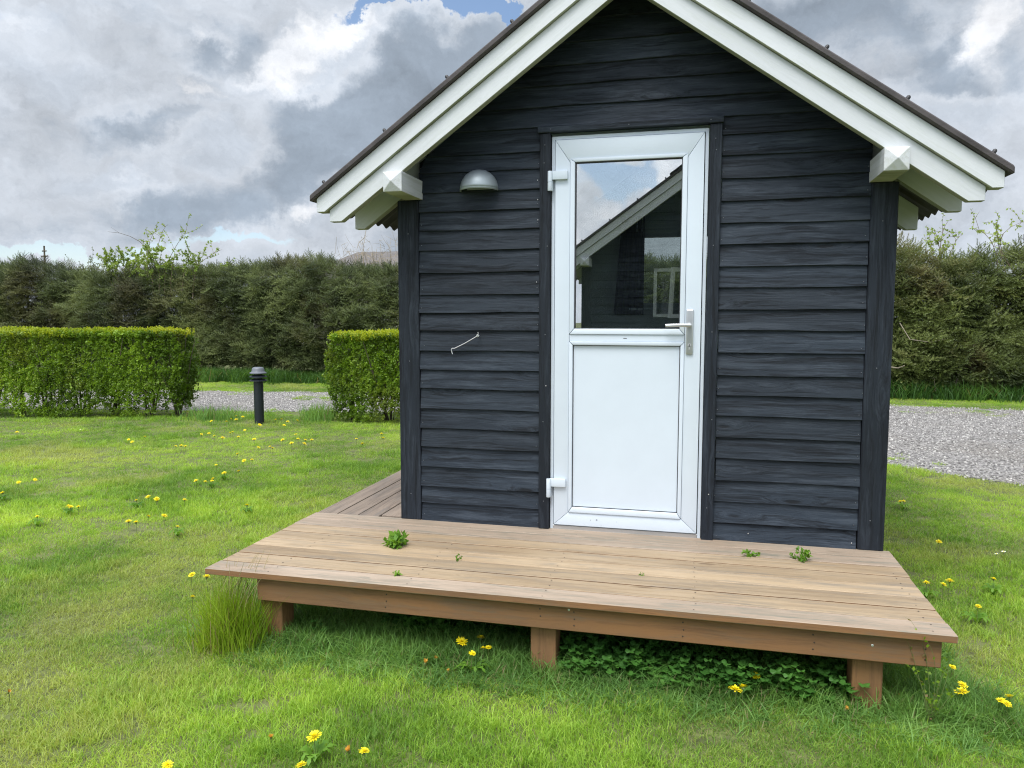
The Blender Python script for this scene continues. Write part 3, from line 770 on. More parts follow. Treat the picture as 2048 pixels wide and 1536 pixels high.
# hinges
for zt in (1.900, 0.281):
    h = MB().box(0.0, 0.088, -0.030, -0.0125, zt - .044, zt).build('hinge', m_upvc, door, smooth=True, bevel=0.004, seg=2, center=True)
    m = MB().lathe([(0, 0), (.0115, 0), (.0125, .002), (.0125, .04), (.0125, .0415), (.0105, .0425), (.0105, .0445), (.0125, .0455), (.0125, .098), (.0115, .1), (0, .1)], 16, (-0.0035, -0.031, zt - 0.101))
    m.box(-0.016, 0.010, -0.024, -0.0125, zt - 0.100, zt - 0.05)
    m.build('hinge_barrel', m_upvc, h, smooth=True).location = -h.location
# handle
hp = MB().box(0.7005, 0.7365, -0.0225, -0.0125, 0.957, 1.183).build('handle_plate', m_alu, door, smooth=True, bevel=0.005, seg=3, center=True)
m = MB(); m.tube([(0.7185, -0.02, 1.104), (0.7185, -0.048, 1.104)], 0.0095, 14)
m.tube([(0.724, -0.052, 1.104), (0.712, -0.056, 1.104), (0.69, -0.058, 1.104), (0.65, -0.058, 1.1035), (0.600, -0.057, 1.102)], [0.0095, 0.0098, 0.009, 0.0085, 0.0082], 14)
m.build('lever_handle', m_alu, door, smooth=True)
m = MB(); m.tube([(0.7185, -0.0215, 1.004), (0.7185, -0.0245, 1.004)], 0.0088, 16); m.box(0.7145, 0.7225, -0.0245, -0.0215, 0.981, 1.001)
m.build('lock_cylinder', m_rod, door, smooth=True)
MB().box(0.7175, 0.7195, -0.0262, -0.0240, 0.998, 1.010).build('keyhole', m_gasket, door)
MB().box(0.384, 0.402, -0.0118, -0.0112, 1.034, 1.037).build('scratch_mark', m_gasket, door)
m = MB()
for px, pz, s in ((0.255, 0.066, .004), (0.222, 0.063, .002), (0.361, 0.062, .0015), (0.28, 0.04, .0012)): m.box(px - s, px + s, -0.0128, -0.0119, pz - s * .6, pz + s * .6)
m.build('chip_marks', m_nail, door)['kind'] = 'stuff'
# nails
m = MB()
def nail(mm, x, z, r=0.0026, y=-0.012): mm.lathe([(0, 0.0012), (r * .7, 0.001), (r, 0.0)], 7, (0, 0, 0)); k = 21; vs = mm.v[-k:]; mm.v[-k:] = [(x + a, y - c, z + b) for a, b, c in vs]
for Zs, xa in ((L_Z, (-0.725, -0.072)), (R_Z, (0.868, 1.530))):
    for z in Zs:
        for x_ in xa:
            if rng.uniform() < 0.75: nail(m, x_ + rng.normal(0, .004), z + 0.03 + rng.normal(0, .004), 0.0024, -0.0085)
for z in (0.2, 0.62, 1.05, 1.5, 1.9, 2.02):
    for x_ in (-0.03, 0.826): nail(m, x_ + rng.normal(0, .006), z + rng.normal(0, .03), 0.003, -0.0245)
for z in (0.15, 0.9, 1.6):
    for x_ in (-0.80, 1.60): nail(m, x_, z, 0.003, -0.0125)
for x_ in (0.0, 0.40, 0.80): nail(m, x_, 2.111, 0.0028, -0.0365)
o = m.build('nail_heads', m_nail, cabin, smooth=True); o['kind'] = 'stuff'
m = MB()
for x_, z in ((-0.074, 1.86), (-0.073, 1.76), (-0.072, 1.655), (-0.078, 1.33), (-0.022, 0.78), (0.83, 0.24), (1.03, 0.045), (1.52, 0.03)): nail(m, x_, z, 0.0032, -0.0255 if abs(x_ + .022) < .02 or abs(x_ - .83) < .01 else -0.0095)
o = m.build('bright_nail_heads', m_nail_br, cabin, smooth=True); o['kind'] = 'stuff'
# rear window, blind and curtains
win = MB().box(0.20, 0.95, DEPTH - .09, DEPTH - .04, 1.24, 1.28).box(0.20, 0.95, DEPTH - .09, DEPTH - .04, 1.89, 1.93).box(0.20, 0.24, DEPTH - .09, DEPTH - .04, 1.28, 1.89).box(0.91, 0.95, DEPTH - .09, DEPTH - .04, 1.28, 1.89).build('rear_window', m_upvc, cabin)
MB().box(0.24, 0.91, DEPTH - .066, DEPTH - .06, 1.28, 1.89).build('glass_pane', m_glass_in, win)
MB().box(0.12, 1.03, DEPTH - .19, DEPTH - .08, 1.212, 1.232).build('window_sill', m_upvc, cabin, bevel=.003)
m = MB()
for k in range(4): m.box(0.15, 1.0, DEPTH - .16, DEPTH - .15, 1.94 + k * .035, 1.968 + k * .035)
m.build('blind', m_upvc, cabin)
curtain(cabin, 0.04, 0.25, 1.17, 2.08, DEPTH - 0.17, 0.07); curtain(cabin, 0.585, 0.80, 1.17, 2.08, DEPTH - 0.17)

# the opposite cabin, seen mirrored in the door glass
cab2 = thing('cabin', 'second black cabin with white barge boards, mirrored in the glass of the white door', 'cabin', (2 * XC + 0.14, -5.70, 0), PI)
gable_wall(cab2, False)
for x0, x1 in ((-0.862, -0.741), (1.547, 1.666)):
    beam_box('corner_post', x0, x1, -0.012, 0.108, 0.0, 1.782, m_black_v, cab2, 0.004); beam_box('corner_post', x0, x1, DEPTH - 0.12, DEPTH, 0.0, 1.782, m_black_v, cab2, 0.004)
side_wall(cab2, -0.80, -1); side_wall(cab2, 1.60, 1); rear_wall(cab2, (0.395, 0.415, 1.2, 1.22)); roof(cab2)
beam_box('floor_slab', -0.86, 1.66, 0.03, DEPTH, -0.36, -0.004, m_floor, cab2, 0)
wn = link('window', MB().box(0.24, 0.28, -0.05, -0.008, 1.15, 1.75).box(0.72, 0.76, -0.05, -0.008, 1.15, 1.75).box(0.28, 0.72, -0.05, -0.008, 1.71, 1.75).box(0.28, 0.72, -0.05, -0.008, 1.15, 1.19).mesh('window', m_frame_grey), cab2)
link('glass_pane', MB().box(0.28, 0.72, -0.03, -0.024, 1.19, 1.71).mesh('glass_pane', plain('dark window glass', (0.02, 0.025, 0.03), 0.05)), wn)
cas = MB().box(0, 0.035, -.02, .02, 0, .60).box(0.415, 0.45, -.02, .02, 0, .60).box(0.035, 0.415, -.02, .02, .565, .60).box(0.035, .415, -.02, .02, 0, .035).build('open_casement', m_frame_grey, cab2)
cas.location = (0.27, -0.06, 1.14); cas.rotation_euler = (0.06, 0, -0.9)

# ------------------------------------------------------------------ wall lamp
lamp = thing('wall_lamp', 'grey metal half dome wall lamp beside the white door', 'lamp', (-0.392, -0.009, 1.824))
def half_dome(r, th):
    V, Fc = [], []; nu, nv_ = 28, 12
    for rr in (r, r - th):
        for i in range(nv_ + 1):
            ph = PI / 2 * i / nv_
            for k in range(nu + 1):
                a = PI + PI * k / nu
                V.append((rr * math.cos(ph) * math.cos(a), rr * math.cos(ph) * math.sin(a), rr * math.sin(ph) * 1.0))
    w = nu + 1; off = (nv_ + 1) * w
    for i in range(nv_):
        for k in range(nu):
            a = i * w + k; Fc.append((a, a + 1, a + w + 1, a + w)); Fc.append((off + a, off + a + w, off + a + w + 1, off + a + 1))
    for k in range(nu): Fc.append((k, off + k, off + k + 1, k + 1))
    return V, Fc
V, Fc = half_dome(0.104, 0.003)
fix_normals(link('lamp_shade', new_mesh('lamp_shade', V, Fc, m_galv, True), lamp))
m = MB(); m.tube([(r_ * 1.0, 0, 0) for r_ in (0, 0.001)], 0.001, 4)
V = [(0.1045 * math.cos(PI + PI * k / 28), 0.1045 * math.sin(PI + PI * k / 28), z) for z in (-0.009, 0.002) for k in range(29)]
V += [(0.1005 * math.cos(PI + PI * k / 28), 0.1005 * math.sin(PI + PI * k / 28), z) for z in (-0.009, 0.002) for k in range(29)]
Fc = [(k, k + 1, 29 + k + 1, 29 + k) for k in range(28)] + [(58 + k, 87 + k, 87 + k + 1, 58 + k + 1) for k in range(28)] + [(k, 58 + k, 58 + k + 1, k + 1) for k in range(28)]
fix_normals(link('rim', new_mesh('rim', V, Fc, m_galv, True), lamp))
MB().box(-0.07, 0.07, -0.002, 0.006, 0.0, 0.070).build('back_plate', m_galv, lamp, bevel=0.001)
MB().lathe([(0, 0.05), (.018, .05), (.02, .04), (.022, .02), (.016, .004), (0, .0)], 14, (0, -0.045, 0.0)).build('bulb', m_opal, lamp, smooth=True)

# ------------------------------------------------------------------ door hook
hook = thing('door_hook', 'thin white metal cabin hook hanging slanted on the black boards', 'hook', (-0.396, -0.010, 1.045))
MB().tube([(0, 0, 0), (0, -0.028, 0)], 0.0022, 8).tube([(0.006 * math.cos(a), -0.028, 0.006 * math.sin(a)) for a in np.linspace(0, 2 * PI, 12)], 0.0018, 6).build('screw_eye', m_rod, hook, smooth=True)
MB().tube([(0, -0.022, .018), (.004, -.03, .012), (0, -.030, 0), (-0.02, -0.028, -0.012), (-0.075, -0.022, -0.042), (-0.135, -0.016, -0.070), (-0.148, -0.016, -0.070), (-0.1535, -0.016, -0.074), (-0.152, -0.016, -0.086), (-0.1475, -0.016, -0.102)], 0.0023, 8).build('hook_rod', m_rod, hook, smooth=True)

# ------------------------------------------------------------------ front deck
def brown_seam_sides(o):
    """brown long sides for the deck boards, also painting the gaps between them dark"""
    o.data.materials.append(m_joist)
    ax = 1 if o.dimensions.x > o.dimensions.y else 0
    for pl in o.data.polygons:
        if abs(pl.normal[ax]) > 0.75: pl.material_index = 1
deck = thing('wooden_deck', 'low tan timber deck in front of the cabin door on brown posts', 'deck')
bw = 0.1222; ys = [-1.034 + k * 0.1305 for k in range(8)]
for k, y0 in enumerate(ys):
    xa, xb = -1.402 + rng.normal(0, 0.003), 1.694 + rng.normal(0, 0.003)
    if k == 0: xa, xb = -1.405, 1.697
    m = MB(); nseg = 16
    m.box(xa, xb, y0, y0 + bw, -0.028, 0.0)
    o = m.build('plank', m_deck_grey if k in (0, 6, 7) else m_deck, deck, bevel=0.0022, center=True, seg=1)
    brown_seam_sides(o)  # brown sides; the dark of the gaps is put into their colour
    o.location.z += rng.normal(0, 0.0008); o.rotation_euler = (rng.normal(0, 0.004), 0, rng.normal(0, 0.0004))
beam_box('front_beam', -1.158, 1.654, -1.004, -0.966, -0.1375, -0.0305, m_joist, deck, 0.003)
beam_box('rear_beam', -1.158, 1.654, -0.07, -0.03, -0.1375, -0.0305, m_joist, deck, 0.003)
for x_ in (-1.158, -0.45, 0.14, 0.75, 1.614): beam_box('joist', x_, x_ + .04, -0.964, -0.072, -0.1375, -0.0305, m_post, deck, 0.002)
for i, x_ in enumerate((-1.168, 0.106, 1.362)):
    o = beam_box('post', x_, x_ + 0.108, -0.985 if i == 9 else -0.963, -0.855, G - 0.06, -0.139, m_post, deck, 0.004)
    beam_box('post', x_, x_ + 0.108, -0.20, -0.09, G - 0.06, -0.139, m_post, deck, 0.004)
m = MB()
for x_ in (-0.53, 0.155, 0.30, 0.73, 1.21):
    for z in (-0.055, -0.085, -0.112)[:2 if abs(x_ - .155) < .1 else 3]: nail(m, x_ + rng.normal(0, .003), z, 0.0035, -1.0045)
for x_, z in ((1.60, -.07), (1.60, -.11)): nail(m, x_, z, 0.0035, -1.0045)
o = m.build('screw_heads', m_nail_dk, deck); o['kind'] = 'stuff'
m = MB()
for x_ in (-1.10, -0.43, 0.16, 0.77, 1.63):
    for y0 in ys:
        for dy in (0.03, 0.095):
            m.lathe([(0, 0.0006), (0.0032, 0.0004), (0.0036, 0.0)], 6, (x_ + rng.normal(0, .006), y0 + dy, 0.0004))
o = m.build('deck_screws', m_nail_dk, deck); o['kind'] = 'stuff'
m = MB(); nail(m, 0.275, -0.048, 0.005, -1.0045); nail(m, 1.42, -0.075, 0.005, -1.0045)
m.build('bright_screw', m_rod, deck)['kind'] = 'stuff'

# side deck running back along the cabin
sdk = thing('wooden_deck', 'narrow greyed timber walkway deck running back along the left side of the cabin', 'deck')
for k in range(4):
    x0 = -1.400 + k * 0.1305
    o = MB().box(x0, x0 + 0.1240, 0.0145 + (0.035 if k == 3 else 0), 3.3, -0.030, -0.003).build('plank', m_deck_side, sdk, bevel=0.0035, center=True, seg=2)
    o.location.z += rng.normal(0, 0.001)
beam_box('edge_beam', -1.38, -1.342, 0.05, 3.28, -0.137, -0.0315, m_joist, sdk, 0.003)
beam_box('edge_beam', -0.94, -0.902, 0.05, 3.28, -0.137, -0.0315, m_joist, sdk, 0.003)
for y0 in (0.2, 1.6, 3.0): beam_box('post', -1.34, -1.24, y0, y0 + .1, G - .06, -0.06, m_post, sdk, 0.003)

# ------------------------------------------------------------------ bollard lamp
bl = thing('bollard_lamp', 'dark slate bollard lamp with louvred head in the lawn between the hedges', 'bollard', (-5.268, 5.526, G))
MB().lathe([(0.0, 0), (0.066, 0), (0.066, 0.60), (0.0, 0.60)], 24).build('post', m_bollard, bl, smooth=True)
m = MB()
for z in (0.615, 0.668):
    m.lathe([(0.060, z + 0.030), (0.075, z + 0.030), (0.121, z + 0.008), (0.123, z + 0.0), (0.118, z - 0.002), (0.070, z + 0.016), (0.060, z + 0.016), (0.060, z + 0.030)], 28)
m.build('louvre', m_bollard, bl, smooth=True)
MB().lathe([(0.0, 0.60), (0.055, 0.60), (0.055, 0.73), (0.0, 0.73)], 20).build('lamp_lens', plain('smoked lamp lens', (0.05, 0.055, 0.06), 0.25), bl, smooth=True)
MB().lathe([(0.060, 0.722), (0.112, 0.716), (0.117, 0.722), (0.115, 0.730), (0.092, 0.744), (0.087, 0.752), (0.083, 0.785), (0.075, 0.798), (0.055, 0.807), (0.0, 0.810)], 28).build('cap', m_bollard_top, bl, smooth=True)

# ------------------------------------------------------------------ lawn
mow = [proto('tuft', *blades(30, 0.055, 0.014, 0.036, 0.0028, 1.3, 2), m_grass) for _ in range(6)]
lush = [proto('tuft', *blades(26, 0.055, 0.026, 0.056, 0.0031, 1.15, 3), m_grass) for _ in range(4)]
def on_lawn(x, y):
    k = ~((y > yN(x) + 0.10 * (vnoise(x, y, 6) - 0.4)) & (y < yF(x) - 0.15 * vnoise(x, y, 3)))
    k |= (vnoise(x, y, 1.3) > 0.74) & (y > yF(x) - 1.6) & (vnoise(x + 3, y, 7) > .45)
    k |= (vnoise(x, y, 0.9) > 0.80) & (vnoise(x + 3, y, 9) > .7)
    k &= ~((x > -0.84) & (x < 1.66) & (y > 0.3) & (y < 3.4))
    k &= ~((x > -1.30) & (x < 1.62) & (y > -0.80) & (y < 0.3))       # under the deck
    k &= ~((x > -1.36) & (x < -0.9) & (y > 0.05) & (y < 3.25))
    k &= ~((x < 2.6) & (y < -5.0) & (x > -1.2))
    return k
def lawn_points(x0, x1, y0, y1, dens):
    n = int((x1 - x0) * (y1 - y0) * dens); x = rng.uniform(x0, x1, n); y = rng.uniform(y0, y1, n)
    k = on_lawn(x, y); return x[k], y[k]
X, Y, SC = [], [], []
for (r0, r1, dens, s) in ((0, 3.6, 1000, 1.0), (3.6, 5.5, 700, 1.06), (5.5, 8, 400, 1.2), (8, 11, 230, 1.35), (11, 24, 130, 1.6)):
    x, y = lawn_points(-17, 9, -6, 13.2, dens)
    r = np.hypot(x - CAM[0], y - CAM[1]); k = (r >= r0) & (r < r1)
    # thin out well outside the view
    q = (np.c_[x, y, np.full(len(x), G)] - CAM) @ RC
    out = (np.abs(q[:, 0] / np.maximum(q[:, 1], 0.1)) > 0.85) | (q[:, 1] < 0.3)
    k &= ~(out & (rng.uniform(0, 1, len(x)) > 0.3))
    X.append(x[k]); Y.append(y[k]); SC.append(np.full(k.sum(), s))
X, Y, SC = np.concatenate(X), np.concatenate(Y), np.concatenate(SC)
n = len(X)
tall = vnoise(X, Y, 1.1) * 0.55 + vnoise(X, Y, 3.1) * 0.45
idx = np.where(tall + rng.normal(0, .06, n) > 0.60, rng.integers(6, 10, n), rng.integers(0, 6, n))
hs = 0.72 + 0.50 * tall + rng.normal(0, .08, n)
scatter('lawn', np.c_[X, Y, np.full(n, G)], np.c_[rng.normal(0, .08, n), rng.normal(0, .08, n), rng.uniform(0, 6.28, n)], np.c_[SC, SC, hs * (0.85 + 0.15 * SC)], idx, mow + lush)
print('lawn tufts', n)

# longer, shaded grass and clover in front of and under the deck
longg = [proto('tuft', *blades(16, 0.05, 0.05, 0.14, 0.0042, 1.2, 4), m_grass_long) for _ in range(4)]
def clover_proto():
    V, Fc, Tn = [], [], []
    for _ in range(7):
        a = rng.uniform(0, 2 * PI); q = 0.05 * math.sqrt(rng.uniform()); bx, by, h = q * math.cos(a), q * math.sin(a), rng.uniform(0.05, 0.14)
        t = rng.uniform(); ro = rng.uniform(0, 2 * PI); r0 = rng.uniform(0.008, 0.014); b = len(V)
        V += [(bx - .0006, by, 0), (bx + .0006, by, 0), (bx + .0006, by, h), (bx - .0006, by, h)]; Fc.append((b, b + 1, b + 2, b + 3)); Tn += [t] * 4
        for k in range(3):
            an = ro + k * 2 * PI / 3; b = len(V); c = (bx + r0 * math.cos(an), by + r0 * math.sin(an))
            V.append((bx, by, h)); Tn.append(t)
            for j in range(7):
                a2 = an + PI + PI / 3.2 + j * (2 * PI - 2 * PI / 3.2) / 6
                V.append((c[0] + r0 * math.cos(a2), c[1] + r0 * math.sin(a2), h + 0.003 * math.sin(j) + 0.3 * r0 * (1 if 1 < j < 5 else 0))); Tn.append(t)
            Fc += [(b, b + j, b + j + 1) for j in range(1, 7)]
    return proto('clover', V, Fc, Tn, m_clover)
clov = [clover_proto() for _ in range(4)]
n = 1900
x = rng.uniform(-1.25, 1.95, n); y = -0.95 + rng.normal(0, 0.13, n)
x2 = rng.uniform(-1.15, 1.75, 2600); y2 = rng.uniform(-0.95, -0.45, 2600)
# fringe left of the deck and along its sides
x3 = rng.uniform(-1.55, -1.2, 500); y3 = rng.uniform(-1.0, 0.1, 500)
x4 = rng.uniform(1.6, 1.85, 300); y4 = rng.uniform(-1.0, 0.2, 300)
x = np.concatenate([x, x2, x3 , x4]); y = np.concatenate([y, y2, y3, y4])
k = (y > -1.22) & ~((x > -1.17) & (x < -1.05) & (y > -.97) & (y < -.85)) & ~((x > .1) & (x < .22) & (y > -.97) & (y < -.85)) & ~((x > 1.36) & (x < 1.47) & (y > -.97) & (y < -.85))
x, y = x[k], y[k]; n = len(x)
isC = (vnoise(x, y, 3.0) > 0.40) & (x > -0.9) & (x < 1.5) & (y > -0.98) & (rng.uniform(0, 1, n) < 0.30)
idx = np.where(isC, rng.integers(4, 8, n), rng.integers(0, 4, n))
hs = np.where(y < -1.02, rng.uniform(0.3, 0.65, n), rng.uniform(0.6, 1.15, n))
hs = np.where(x < -1.2, hs * 0.6, hs)
scatter('ground_cover', np.c_[x, y, np.full(n, G)], np.c_[rng.normal(0, .12, n), rng.normal(0, .12, n), rng.uniform(0, 6.28, n)], np.c_[np.ones(n), np.ones(n), hs], idx, longg + clov)

# grass tufts at the hedge ends and the big one at the deck corner
def grass_tuft(loc, nb, rx, ry, hmin, hmax, width, label, mat=m_grass_tall, stalks=0, lean=0.5):
    V, Fc, Tn = [], [], []
    for _ in range(nb):
        v, f, t = blades(1, 0.001, hmin, hmax * (1 if rng.uniform() < .5 else .8), width, lean, 4)
        gx, gy = np.clip(rng.normal(0, 0.5, 2), -1.2, 1.2) * (rx, ry); b = len(V)
        V += [(a + gx, c + gy, z) for a, c, z in v]; Fc += [tuple(b + i for i in ff) for ff in f]; Tn += t
    t_ = thing('grass_tuft', label, 'grass tuft', loc)
    o = link('blades', new_mesh('blades', V, Fc, mat), t_); o['kind'] = 'stuff'; set_tint(o, Tn)
    if stalks:
        m = MB()
        for _ in range(stalks):
            gx, gy = rng.normal(0, 0.4, 2) * (rx, ry); h = rng.uniform(hmax * 0.85, hmax * 1.3); th = rng.uniform(-0.6, 1.2); ln = rng.uniform(0.05, 0.45) * h
            dx, dy = math.cos(th), math.sin(th)
            P = [(gx + dx * ln * u ** 2, gy + dy * ln * u ** 2, h * u * (1 - 0.12 * u * ln / h)) for u in np.linspace(0, 1, 7)]
            m.tube(P, [.0011, .001, .001, .0009, .0009, .0016, .0006], 4, cap=False)
        o = m.build('stalks', plain('dry stalk', (0.36, 0.30, 0.15), 0.8), t_); o['kind'] = 'stuff'
    return t_
grass_tuft((-1.27, -1.02, G), 2300, 0.135, 0.10, 0.09, 0.37, 0.0038, 'tall yellow green grass tuft growing up past the left front corner of the deck', stalks=26, lean=0.55)
grass_tuft((-1.27, -1.03, G), 400, 0.24, 0.17, 0.06, 0.16, 0.004, 'short pale grass fringe at the foot of the tall tuft by the deck corner', lean=1.0)
grass_tuft((-6.15, 5.75, G), 420, 0.42, 0.25, 0.10, 0.30, 0.010, 'bushy grass tuft at the open end of the left clipped hedge', m_grass_long, lean=0.7)
grass_tuft((-4.62, 6.05, G), 380, 0.25, 0.25, 0.12, 0.36, 0.010, 'bushy grass tuft at the near corner of the right clipped hedge', m_grass_long, lean=0.6)

# verge weeds under the spruce hedge
weeds = [proto('weed', *blades(26, 0.16, 0.15, 0.48, 0.016, 0.75, 3), m_nettle) for _ in range(4)]
n = 5200
x = rng.uniform(-15, 9.5, n); y = 11.95 + rng.normal(0, 0.28, n) + (x < 0) * 0.25
hs = 0.45 + 0.5 * vnoise(x, y, 0.8) + 0.35 * (x > 0)
scatter('verge_weeds', np.c_[x, y, np.full(n, G)], np.c_[rng.normal(0, .1, n), rng.normal(0, .1, n), rng.uniform(0, 6.28, n)], np.c_[np.ones(n), np.ones(n), hs], rng.integers(0, 4, n), weeds)

# ------------------------------------------------------------------ clipped hedges
def leaf_sprig(nl, length, ls, mat, spread=0.7, up=True):
    V, Fc, Tn = [], [], []
    t0 = rng.uniform()
    for i in range(nl):
        u = (i + 0.5) / nl; a = i * 2.4 + rng.normal(0, .3); b = len(V)
        p = np.array([rng.normal(0, .004), rng.normal(0, .004), length * u])
        dirv = np.array([math.cos(a) * spread, math.sin(a) * spread, 0.45 + rng.normal(0, .3)]); dirv /= np.linalg.norm(dirv)
        sd_ = np.cross(dirv, [rng.normal(), rng.normal(), 1.0]); sd_ /= np.linalg.norm(sd_)
        L = ls * rng.uniform(0.7, 1.25); w = L * 0.34; nrm = np.cross(dirv, sd_)
        pts = [p, p + dirv * L * .35 + sd_ * w, p + dirv * L * .75 + sd_ * w * .8, p + dirv * L, p + dirv * L * .75 - sd_ * w * .8, p + dirv * L * .35 - sd_ * w]
        mid = p + dirv * L * .5 - nrm * w * 0.35
        V += [tuple(q) for q in pts] + [tuple(mid)]; t = np.clip(t0 * .5 + rng.uniform(0, .5), 0, 1); Tn += [t] * 7
        Fc += [(b + 6, b + k, b + (k + 1) % 6) for k in range(6)]
    return proto('sprig', V, Fc, Tn, mat)
spr = [leaf_sprig(11, 0.085, 0.030, m_hedge) for _ in range(6)]
shoots = [leaf_sprig(9, 0.085, 0.026, m_shoot, 0.55) for _ in range(4)]
def clipped_hedge(p0, p1, thick, top, label, end_round=(False, True)):
    p0, p1 = Vector(p0), Vector(p1); L = (p1 - p0).length; ex = (p1 - p0) / L; ey = Vector((-ex.y, ex.x))
    t_ = thing('clipped_hedge', label, 'hedge', (p0.x, p0.y, G)); H = top - G
    n = int(L * 2300)
    s = rng.uniform(0, L, n); z = rng.uniform(0.02, H, n); d = thick * rng.uniform(0, 1, n)
    # most leaves sit in the outer 12 cm: front, back, top and ends
    k = rng.uniform(0, 1, n); face = rng.uniform(0, 1, n); dep = np.abs(rng.normal(0, 0.055, n))
    d = np.where(k < 0.62, np.where(face < .8, dep, thick - dep), d)
    tp = (k >= 0.62) & (k < 0.80); z = np.minimum(np.where(tp, H - dep * 0.8, z), H - 0.075)
    en = (k >= 0.80) & (k < 0.90); s = np.where(en, np.where(face < .5, dep, L - dep), s)
    # bulging, wavy clipped faces
    wob = 0.05 * (vnoise(s, z, 1.7) - 0.5) * 2 + 0.03 * (vnoise(s, z + 9, 5) - .5)
    d = d + np.where(d < thick / 2, -wob, wob)
    bul = 0.14 * np.sin(np.clip(z / H, 0, 1) * PI) - 0.10
    s = s + np.where(s > L - .35, bul + .06 * (vnoise(z, s, 3) - .5), 0) - np.where(s < .35, bul, 0)
    # thin, open foot
    thin = np.clip(1.15 - z / 0.34, 0, 1); openg = vnoise(s, z * 1.4, 2.6)
    keep = rng.uniform(0, 1, n) > thin * np.where(openg > .42, 0.96, 0.35)
    s, z, d = s[keep], z[keep], d[keep]; n = len(s)
    P = np.c_[ex.x * s + ey.x * d, ex.y * s + ey.y * d, z]
    out = np.where(d < thick / 2, -1.0, 1.0); az = math.atan2(ex.y, ex.x)
    R_ = np.c_[np.where(z > H - .1, rng.normal(0, .35, n), -out * -rng.uniform(0.4, 1.3, n)), rng.normal(0, .4, n), az + rng.normal(0, .7, n)]
    sc_ = rng.uniform(0.75, 1.2, n)
    scatter('foliage', P, R_, np.c_[sc_, sc_, sc_], rng.integers(0, 6, n), spr, t_)
    n2 = int(L * thick * 950); s = rng.uniform(0.02, L - 0.02, n2); d = rng.uniform(-0.02, thick, n2)
    z = H - 0.035 - 0.07 * rng.uniform(0, 1, n2) ** 2 + 0.022 * (vnoise(s, d, 3) - .4) * 2
    sc_ = rng.uniform(0.7, 1.15, n2)
    scatter('fresh_shoots', np.c_[ex.x * s + ey.x * d, ex.y * s + ey.y * d, z], np.c_[rng.normal(0, .25, n2), rng.normal(0, .25, n2), rng.uniform(0, 6.28, n2)], np.c_[sc_, sc_, sc_], rng.integers(0, 4, n2), shoots, t_)
    # stems, each plant of the row
    s0 = 0.25
    while s0 < L:
        m = MB()
        for _ in range(rng.integers(4, 8)):
            sx, dy = s0 + rng.normal(0, .05), thick * .5 + rng.normal(0, .06); tx, ty = sx + rng.normal(0, .16), dy + rng.normal(0, .16)
            P = [Vector((ex.x * a + ey.x * b_, ex.y * a + ey.y * b_, zz)) for a, b_, zz in ((sx, dy, -.03), (sx + (tx - sx) * .3 + rng.normal(0, .02), dy + (ty - dy) * .3, H * .3), (sx + (tx - sx) * .7, dy + (ty - dy) * .7 + rng.normal(0, .03), H * .62), (tx, ty, H * .93))]
            r0 = rng.uniform(.008, .02); m.tube(P, [r0, r0 * .8, r0 * .55, r0 * .25], 5)
        for _ in range(26):
            a, b_, zz = s0 + rng.normal(0, .18), rng.uniform(0.03, thick), rng.uniform(.1, H - .1)
            P = [Vector((ex.x * a + ey.x * b_, ex.y * a + ey.y * b_, zz)), Vector((ex.x * (a + rng.normal(0, .05)) + ey.x * (b_ - .04), ex.y * a + ey.y * (b_ - .04), zz + .1)), Vector((ex.x * (a + rng.normal(0, .1)) + ey.x * (b_ - .07), ex.y * a + ey.y * (b_ - .07), zz + .2))]
            m.tube(P, [.004, .003, .0015], 4, cap=False)
        m.build('stem', m_bark, t_)
        s0 += rng.uniform(0.38, 0.55)
    return t_
clipped_hedge((-13.0, 4.15), (-6.75, 5.72), 0.75, 0.93, 'left clipped green hedge with yellow top, running out of the photo at the left')
clipped_hedge((-4.40, 5.90), (-1.70, 5.62), 0.8, 0.90, 'right clipped green hedge with yellow top, partly hidden by the cabin corner')

# ------------------------------------------------------------------ spruce hedge
def spruce_proto(mat, length=0.34, nshoot=11, nd=24):
    V, Fc, Tn = [], [], []
    t0 = rng.uniform()
    def shoot(p, q, t):
        p, q = np.array(p), np.array(q); ax = q - p; L = np.linalg.norm(ax); ax /= L
        u = np.cross(ax, [0.2, 0.3, 1.0]); u /= np.linalg.norm(u); v = np.cross(ax, u)
        for k in range(nd):
            s = k / nd; a = k * 2.4 + rng.normal(0, .3); o_ = u * math.cos(a) + v * math.sin(a); b = len(V)
            base = p + ax * L * s; nl = 0.024 * (1 - .35 * s) * rng.uniform(.8, 1.2); tip = base + (o_ * .85 + ax * .6) * nl
            w = np.cross(o_, ax) * 0.0040
            V.extend([tuple(base - w), tuple(base + w), tuple(tip)]); Fc.append((b, b + 1, b + 2)); Tn.extend([t] * 3)
        b = len(V); w = u * .0022
        V.extend([tuple(p - w), tuple(p + w), tuple(q)]); Fc.append((b, b + 1, b + 2)); Tn.extend([t * .3] * 3)
    tip = np.array([length, 0, -0.02]); 
    for i in range(nshoot):
        s = 0.1 + 0.9 * i / (nshoot - 1); base = tip * s + [0, 0, 0.03 * math.sin(s * 3)]
        side = 1 if i % 2 else -1; l = length * .42 * (1.15 - s) + 0.055
        if i == nshoot - 1: end = base + [l, 0, .02]
        else: end = base + np.array([l * .75, side * l * .8, rng.normal(0.01, .02)])
        shoot(base, end, np.clip(t0 * .6 + rng.uniform(0, .4), 0, 1))
    return proto('branch', V, Fc, Tn, mat)
